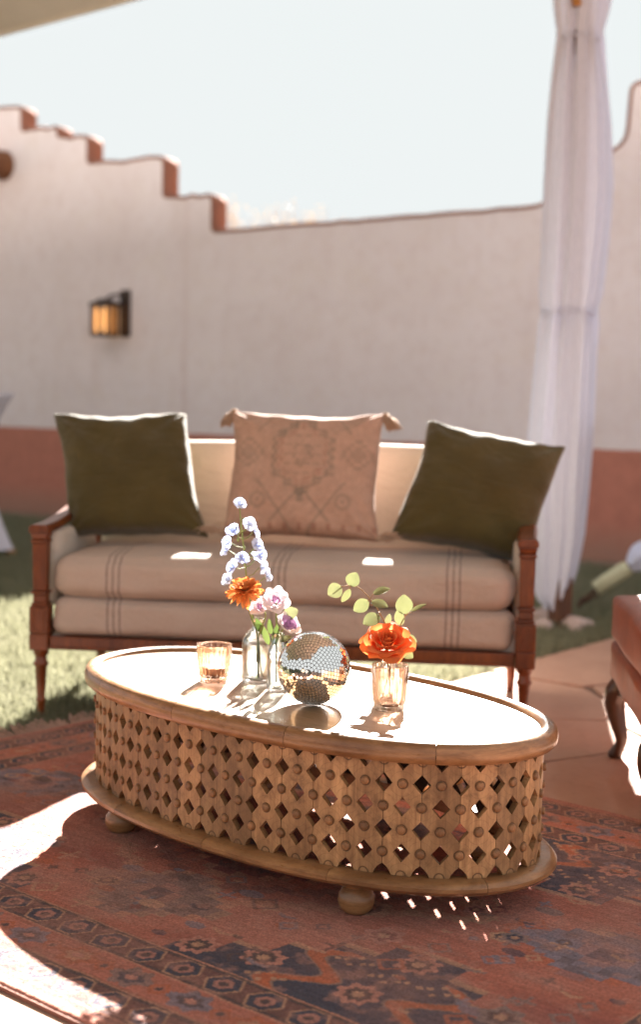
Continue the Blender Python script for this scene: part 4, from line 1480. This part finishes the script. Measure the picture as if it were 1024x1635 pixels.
def foliage():
    root = thing('leaf_sprig', 'green leaves filling the necks of the two left bottles', 'foliage', (-.12, 3.45, TZ + .02))
    b = root.location
    R_ = lambda p: Vector(p) - b
    MB().tube(curve_pts([R_((-.1, 3.402, TZ + .02)), R_((-.099, 3.404, .52)), R_((-.085, 3.43, .575))], 10), .0018, 6).build('stem', M['stem'], root, smooth=True)
    for (p, d, n, L_, W_, m_) in (((-.085, 3.43, .572), (.8, .1, .35), (-.1, -1, .2), .038, .016, M['euc']), ((-.120, 3.44, .500), (-.3, -.1, .9), (0, -1, .1), .05, .008, M['green_leaf']), ((-.105, 3.41, .505), (.1, 0, 1), (.2, -1, 0), .05, .009, M['green_leaf']), ((-.135, 3.49, .515), (-.4, -.3, .9), (0, -1, .2), .05, .009, M['green_leaf']), ((-.092, 3.40, .515), (.6, -.2, .25), (0, -.6, .8), .034, .010, M['euc']), ((-.115, 3.42, .53), (-.1, -.4, .8), (.3, -1, 0), .045, .008, M['green_leaf'])):
        round_leaf('leaf', root, R_(p), d, n, L_, W_, m_)
foliage()

def eucalyptus(label, base, way, leaves):
    base = Vector(base)
    root = thing('eucalyptus_sprig', label, 'foliage', base)
    pts = curve_pts([Vector(p) - base for p in way], 22)
    MB().tube(pts, [.0020 - .0009 * i / 21 for i in range(22)], 6).build('stem', M['twig'], root, smooth=True)
    for (p, d, n, L_, W_) in leaves:
        p = Vector(p) - base
        q = min(pts, key=lambda c: (c - p).length)
        if (q - p).length > .003:
            MB().tube([q, (p + q) / 2 + Vector((0, 0, .002)), p], .0009, 5).build('leaf_stalk', M['twig'], root, smooth=True)
        round_leaf('leaf', root, p, d, n, L_ * 1.14, W_ * 1.14, M['euc'])
B3 = (.170, 3.318, TZ + .012)
eucalyptus('long eucalyptus sprig arching left above the orange rose', B3,
           [B3, (.172, 3.320, .50), (.160, 3.325, .565), (.150, 3.322, .592), (.122, 3.32, .634), (.088, 3.32, .664), (.055, 3.32, .662), (.034, 3.32, .650)],
           [((.052, 3.318, .662), (-.55, -.1, -.35), (.15, -1, .25), .032, .0165), ((.073, 3.318, .664), (.35, .0, .75), (-.2, -1, .2), .031, .0155), ((.072, 3.325, .656), (-.45, .1, -.75), (.6, -.6, .3), .032, .010),
            ((.128, 3.318, .646), (.72, -.05, .22), (-.25, -.45, .85), .036, .0135), ((.116, 3.316, .630), (-.85, -.1, -.6), (.3, -1, .2), .036, .0145), ((.124, 3.314, .628), (.75, -.2, -.22), (.1, -.6, .8), .036, .0135),
            ((.143, 3.305, .596), (-.85, -.25, -.42), (.2, -.75, .6), .038, .0155), ((.160, 3.330, .570), (.25, .05, .9), (.5, -1, 0), .026, .008)])
eucalyptus('short eucalyptus sprig standing right of the orange rose', (.172, 3.320, TZ + .014),
           [(.172, 3.320, TZ + .014), (.174, 3.325, .50), (.190, 3.34, .555), (.205, 3.338, .592), (.222, 3.345, .602)],
           [((.203, 3.335, .598), (-.05, .05, .9), (.1, -1, .1), .040, .0185), ((.196, 3.340, .570), (-.15, 0, .9), (-.3, -1, 0), .034, .011), ((.221, 3.346, .603), (.85, .1, .4), (.1, -.5, .9), .034, .006),
            ((.205, 3.345, .540), (.8, .0, -.3), (.3, -1, .3), .028, .011), ((.198, 3.322, .516), (.75, -.2, -.55), (-.2, -.9, .4), .030, .0115), ((.146, 3.33, .522), (-.5, -.1, -.7), (.3, -1, .3), .028, .012)])

# ------------------------------------------------------------------ sofa
SOFA = Vector((-.131, 4.695, 0)); SROT = R(-6)
def make_sofa():
    root = thing('sofa', 'cream linen settee with striped cushions and carved cherry wood frame', 'sofa', SOFA, (0, 0, SROT))
    W2 = .815      # post centres
    for sg in (-1, 1):
        x = sg * W2
        p = MB()
        p.box(x - .033, x + .033, -.033, .033, .235, .292)                       # plain block
        p.box(x - .033, x + .033, -.033, .033, .2925, .385)                     # panel block
        p.box(x - .028, x + .028, -.028, .028, .3855, .397)
        p.box(x - .024, x + .024, -.024, .024, .3975, .425, top=.96)
        p.box(x - .029, x + .029, -.029, .029, .4255, .437)
        p.box(x - .023, x + .023, -.023, .023, .4375, .598, top=1.1)
        p.box(x - .029, x + .029, -.029, .029, .5985, .612)
        p.box(x - .026, x + .026, -.026, .026, .6125, .635, top=1.2)
        o = p.build('front_post', M['cherry'], root, bevel=.004)
        # raised frame round the block panel
        fr = MB()
        for (a, b, c, d) in ((-.02, .02, .300, .305), (-.02, .02, .372, .377), (-.020, -.0155, .3052, .3718), (.0155, .020, .3052, .3718)):
            fr.box(x + a, x + b, -.0365, -.0328, c, d)
        fr.build('panel_frame', M['cherry'], o, bevel=.001)
        MB().lathe([(0, 0), (.012, 0), (.0145, .006), (.013, .012), (.0135, .05), (.0175, .058), (.0175, .063), (.0145, .07), (.0205, .175), (.0255, .183), (.0255, .190), (.0205, .197), (.019, .212), (.026, .221), (.027, .2348), (0, .2348)], 20).build('leg', M['cherry'], root, auto=40, loc=(x, 0, 0))
        # rear leg raked back
        MB().tube([(x * .975, .70, .26), (x * .975, .715, .12), (x * .975, .755, 0)], [.024, .02, .016], 10).build('leg', M['cherry'], root, smooth=True)
        # arm rail
        a = MB()
        path = curve_pts([(x, -.038, .648), (x, .10, .652), (x + sg * .012, .33, .668), (x + sg * .004, .52, .712), (x - sg * .012, .64, .775)], 16)
        v, f = [], []
        for i, q in enumerate(path):
            w = .034 - .008 * i / 15
            for (dx, dz) in ((-w, -.0126), (w, -.0126), (w, .004), (w * .75, .0135), (-w * .75, .0135), (-w, .004)):
                v.append((q.x + dx, q.y, q.z + dz))
        for i in range(15):
            for k in range(6):
                k2 = (k + 1) % 6
                f.append((i * 6 + k, i * 6 + k2, (i + 1) * 6 + k2, (i + 1) * 6 + k))
        f.append((5, 4, 3, 2, 1, 0)); f.append(tuple(90 + k for k in range(6)))
        a.add(v, f).build('arm_rail', M['cherry'], root, bevel=.002)
        # padded arm panel
        v, f = rbox(.05, .50, .262, .022, 8, 0, .004)
        mesh('arm_pad', [(q.x + x - sg * .012, q.y + .325, q.z + .372) for q in v], f, M['linen_plain'], root, smooth=True)
        MB().box(x - .02, x + .02, .034, .70, .236, .30).build('side_rail', M['cherry'], root, bevel=.004)
        # back stile
        MB().tube([(x * .985, .66, .24), (x * .985, .69, .5), (x * .98, .735, .80), (x * .97, .752, .90)], [.026, .024, .02, .016], 8).build('back_stile', M['cherry'], root, smooth=True)
    fr = MB(); fr.box(-W2 + .034, W2 - .034, -.020, .018, .238, .284)
    fr.build('front_rail', M['cherry'], root, bevel=.004)
    fb = MB(); fb.box(-W2 + .034, W2 - .034, -.026, -.0205, .243, .250)
    fb.build('rail_bead', M['cherry'], root, bevel=.0015)
    MB().box(-W2 + .03, W2 - .03, .66, .70, .238, .31).build('rear_rail', M['cherry'], root, bevel=.004)
    MB().box(-W2 + .021, W2 - .021, .02, .66, .262, .283).build('seat_deck', M['linen_plain'], root)
    def soft(name, w, d, h, r, y, z, crown, front, mat, n=18, wob=.0):
        v, f = rbox(w, d, h, r, n, crown, front, wob)
        return mesh(name, [(q.x + .003 * math.sin(q.z * 40 + q.y * 9), q.y + y, q.z + z) for q in v], f, mat, root, smooth=True)
    soft('lower_cushion', 1.545, .64, .128, .035, .305, .287, .002, .008, M['linen'], n=30, wob=.003)
    soft('seat_cushion', 1.535, .63, .142, .050, .292, .4155, .016, .012, M['linen'], n=30, wob=.005)
    # upholstered back, raked and gently crowned
    v, f = rbox(1.545, .095, .60, .04, 16, .0, .012)
    vv = []
    for q in v:
        z = q.z
        crown = .012 * (1 - (q.x / .77) ** 2) * (z / .60)
        vv.append((q.x, q.y + .645 + z * .16, z + .325 + crown))
    b = mesh('backrest', vv, f, M['linen_plain'], root, smooth=True)
    pts = [(x_, .645 + .60 * .16 - .035, .325 + .588 + .012 * (1 - (x_ / .77) ** 2)) for x_ in np.linspace(-.74, .74, 40)]
    MB().tube(pts, .0065, 6).build('piping', M['linen_plain'], b, smooth=True)
    return root
make_sofa()

# ------------------------------------------------------------------ pillows
def pillow_mesh(W_, H_, T_, pinch=.075, n=56, seed=0, flop=.0, shear=0.):
    g = random.Random(seed)
    ph = [g.uniform(0, 6.28) for _ in range(10)]
    s = np.linspace(-1, 1, n + 1)
    s = np.sign(s) * (1 - (1 - np.abs(s)) ** 1.25)
    Sx, Tz = np.meshgrid(s, s, indexing='ij')
    th = ((1 - Sx ** 2) * (1 - Tz ** 2)) ** .30
    X = Sx * W_ / 2 * (1 - pinch * (1 - Tz ** 2) * np.abs(Sx) ** 2)
    Z = Tz * H_ / 2 * (1 - pinch * (1 - Sx ** 2) * np.abs(Tz) ** 2)
    wr = .006 * np.sin(6 * Sx + 4 * Tz + ph[0]) * np.sin(3 * Tz + ph[1]) + .007 * np.sin(9 * Sx - 5 * Tz + ph[2]) * th * np.abs(Tz)
    rad = np.hypot(np.abs(Sx) - 1, np.abs(Tz) - 1)
    cr = .013 * np.cos(np.arctan2(1 - np.abs(Tz), 1 - np.abs(Sx)) * 9 + ph[3]) * np.exp(-rad * 2.2) * (rad > .05)
    seam = .004 * np.sin(17 * Sx + ph[4]) * np.abs(Tz) ** 6 + .004 * np.sin(15 * Tz + ph[5]) * np.abs(Sx) ** 6
    Xs = X + .003 * np.sin(5 * Tz + ph[6]) * np.abs(Sx) ** 3
    Zs = Z + .003 * np.sin(5 * Sx + ph[7]) * np.abs(Tz) ** 3 - flop * (1 - Sx ** 2) * np.clip(Tz, 0, 1) ** 2
    Xs = Xs + shear * Zs
    Yf = -T_ / 2 * th - wr * th - cr * th + seam
    Yb = T_ / 2 * th * .9 + seam
    m = n + 1
    P = np.concatenate([np.stack([Xs, Yf, Zs], -1).reshape(-1, 3), np.stack([Xs, Yb, Zs], -1).reshape(-1, 3)])
    idx = np.arange(m * m).reshape(m, m)
    F = []
    for i in range(n):
        for j in range(n):
            F.append((idx[i, j], idx[i + 1, j], idx[i + 1, j + 1], idx[i, j + 1]))
            F.append((m * m + idx[i, j], m * m + idx[i, j + 1], m * m + idx[i + 1, j + 1], m * m + idx[i + 1, j]))
    me = bpy.data.meshes.new('cover')
    me.from_pydata(P.tolist(), [], [tuple(int(q) for q in f) for f in F])
    bm = bmesh.new(); bm.from_mesh(me); bmesh.ops.remove_doubles(bm, verts=bm.verts, dist=.0004); bm.to_mesh(me); bm.free()
    me.polygons.foreach_set('use_smooth', [True] * len(me.polygons))
    return me

def seam_tube(W_, H_, pinch):
    pts = []
    for (a, b) in (((-1, -1), (1, -1)), ((1, -1), (1, 1)), ((1, 1), (-1, 1)), ((-1, 1), (-1, -1))):
        for t_ in np.linspace(0, 1, 24, endpoint=False):
            s_, q = a[0] + (b[0] - a[0]) * t_, a[1] + (b[1] - a[1]) * t_
            pts.append((s_ * W_ / 2 * (1 - pinch * (1 - q * q) * s_ * s_), 0, q * H_ / 2 * (1 - pinch * (1 - s_ * s_) * q * q)))
    return pts + [pts[0]]

def pillow(label, loc, lean, tilt, yaw, W_, H_, T_, mat, seed, flop=0., shear=0.):
    root = thing('pillow', label, 'pillow', loc)
    Mx = Matrix.Rotation(yaw, 3, 'Z') @ Matrix.Rotation(lean, 3, 'X') @ Matrix.Rotation(tilt, 3, 'Y')
    root.rotation_euler = Mx.to_euler()
    o = link('cover', pillow_mesh(W_, H_, T_, seed=seed, flop=flop, shear=shear), mat, root)
    return root, o

pillow('olive green velvet pillow at the left end of the sofa', (-.700, 5.165, .815), R(-27), R(-2), R(-8), .505, .49, .20, M['green_velvet'], 3, .010, -.24)
pillow('olive green velvet pillow tilted against the right sofa arm', (.560, 5.035, .785), R(-27), R(11), R(2), .505, .47, .20, M['green_velvet'], 8, .006, .14)
pr_, kil = pillow('pink woven pillow with faded medallion and tassels in the sofa middle', (-.060, 5.075, .828), R(-21), R(.5), R(-6), .555, .475, .21, M['kilim'], 5, .012)
def kilim_pattern(o):
    me = o.data
    n = len(me.vertices)
    co = np.zeros(n * 3); me.vertices.foreach_get('co', co); co = co.reshape(-1, 3)
    x, z = co[:, 0], co[:, 2]
    base = np.array((.53, .345, .265)); ink = np.array((.20, .18, .145)); rose_ = np.array((.30, .13, .095))
    C = np.tile(base, (n, 1))
    def put(m, c, a): C[m] = C[m] * (1 - a) + np.asarray(c) * a
    ax_, zz = np.abs(x), z - .045
    q = np.abs(zz)
    # pointed medallion with a toothed outline, woven and half worn away
    tooth = .0055 * np.sign(np.sin(zz * 190)) + .003 * np.sign(np.sin(x * 150))
    md = np.maximum(ax_ * 1.12, ax_ * .62 + q * .80) + tooth
    worn = .45 + .55 * fbm(x * 18 + 3, z * 18 + 3, 8, 3)
    def putw(m, c, a): C[m] = C[m] * (1 - (a * worn[m])[:, None]) + np.asarray(c) * (a * worn[m])[:, None]
    putw(np.abs(md - .112) < .0085, ink, .85)
    putw(np.abs(md - .090) < .0035, rose_, .7)
    putw((md < .082) & (np.abs(np.sin(zz * 88)) < .3) & (np.abs(np.sin(x * 92)) > .45), ink, .55)
    putw((md < .045) & (np.abs(md - .03) < .006), ink, .7)
    putw((md > .13) & (md < .21) & (np.abs(np.sin(md * 210)) < .25) & (np.abs(np.sin(x * 46 + z * 20)) > .55), ink, .35)
    # arms below and above, side medallions
    low = np.abs(ax_ - .9 * (-.075 - z)) < .0065
    put(low & (z < -.075) & (z > -.19), ink, .5)
    low2 = np.abs(ax_ - (.05 + .75 * (z + .19))) < .0065
    put(low2 & (z < -.05), ink, .45)
    up = np.abs(ax_ - (.10 + .7 * (.225 - z))) < .006
    put(up & (z > .13), ink, .4)
    put((ax_ < .012) & (np.abs(z + .105) < .022), ink, .6)
    sd = np.floor(np.abs(ax_ - .195) / .014) * .014 + np.floor(np.abs(z - .055) / .014) * .014
    put(np.abs(sd - .042) < .008, ink, .38); put(sd < .016, ink, .35)
    cr_ = np.hypot(ax_ - .15, z + .12); put((np.abs(cr_ - .024) < .006) | (cr_ < .008), ink, .4)
    put((z < -.195) & (np.abs(np.sin(x * 60)) < .45) & (z > -.215), rose_, .55)
    nz = fbm(x * 60 + 9, z * 60 + 9, 4, 3); C *= (.86 + .28 * nz)[:, None]
    ca = me.color_attributes.new('pattern', 'FLOAT_COLOR', 'POINT')
    ca.data.foreach_set('color', np.concatenate([C, np.ones((n, 1))], 1).reshape(-1).astype(np.float32))
# finer mesh for the pattern
kil.data = pillow_mesh(.555, .475, .21, n=150, seed=5, flop=.012); kil.data.materials.append(M['kilim'])
kilim_pattern(kil)
def tassel(parent, base, d, L_):
    base, d = Vector(base), Vector(d).normalized()
    mb = MB()
    mb.lathe([(0, -.012), (.012, -.009), (.0155, 0), (.013, .009), (0, .012)], 12, Matrix.Translation(base))
    for k in range(46):
        a = rnd.uniform(0, 6.28); rr = rnd.uniform(.2, 1)
        off = Vector((math.cos(a), math.sin(a) * .8, math.sin(a * 1.7) * .5)) * .026 * rr
        e = base + d * L_ * rnd.uniform(.8, 1.1) + off
        mid = base + d * L_ * .45 + off * .85
        mb.tube([base + off * .2, mid, e + Vector((0, 0, -.012))], [.003, .0034, .0022], 4)
    o = mb.build('tassel', M['tassel'], parent, smooth=True)
    return o
tassel(pr_, (-.275, 0, .232), (-.6, -.1, -.9), .05)
tassel(pr_, (.278, 0, .234), (.75, -.1, -.8), .055)
tassel(pr_, (-.280, -.01, -.222), (-.9, -.3, .10), .07)
tassel(pr_, (.280, -.01, -.225), (.9, -.35, .12), .07)

# ------------------------------------------------------------------ leather chair at the right edge
def chair():
    A = Vector((.912, 4.385, 0))
    dirw = Vector((-.08716, -.99619, 0))          # along the front towards the camera
    root = thing('leather_chair', 'rust leather seat on dark cabriole legs at the right edge', 'chair', A, (0, 0, math.atan2(dirw.y, dirw.x)))
    # local x: along the front edge, local y: towards the back of the seat
    Wd, Dp = .80, .66
    def soft(name, w, d, h, r, cx, cy, z, crown, bulge, mat):
        v, f = rbox(w, d, h, r, 16, crown, bulge, .002)
        return mesh(name, [(q.x + cx, q.y + cy, q.z + z) for q in v], f, mat, root, smooth=True)
    soft('seat_base', Wd, Dp, .125, .022, Wd / 2, Dp / 2, .252, 0, .004, M['leather'])
    soft('seat_cushion', Wd - .01, Dp - .01, .138, .022, Wd / 2, Dp / 2 - .006, .379, .012, .006, M['leather'])
    mb = MB()
    soft('backrest', Wd, .12, .55, .045, Wd / 2, Dp + .02, .37, 0, .01, M['leather'])
    # shaped apron
    for (p, q) in (((.03, .035), (Wd - .03, .035)),):
        v, f = [], []
        for i in range(25):
            t_ = i / 24
            x = p[0] + (q[0] - p[0]) * t_
            drop = .055 - .040 * math.sin(t_ * PI) ** .6
            for (y, z) in ((.022, .2515), (.046, .2515), (.046, .2515 - drop), (.022, .2515 - drop)):
                v.append((x, y, z))
        for i in range(24):
            for k in range(4):
                k2 = (k + 1) % 4
                f.append((i * 4 + k, i * 4 + k2, (i + 1) * 4 + k2, (i + 1) * 4 + k))
        f.append((3, 2, 1, 0)); f.append((96, 97, 98, 99))
        mesh('apron', v, f, M['walnut'], root)
    for (x, y, sx, sy) in ((.03, .035, -1, -1), (Wd - .03, .035, 1, -1), (.03, Dp - .03, -1, 1), (Wd - .03, Dp - .03, 1, 1)):
        pts = curve_pts([(0, 0, .2505), (sx * .012, sy * .012, .21), (sx * .016, sy * .016, .17), (sx * .004, sy * .004, .11), (-sx * .006, -sy * .006, .06), (sx * .006, sy * .006, .022), (sx * .016, sy * .016, .0)], 20)
        rr = np.interp(np.linspace(0, 1, 20), [0, .15, .3, .5, .72, .85, .93, 1], [.026, .036, .034, .025, .017, .021, .025, .015])
        MB().tube(pts, [float(r) for r in rr], 12).build('leg', M['walnut'], root, smooth=True, loc=(x, y, .004))
chair()
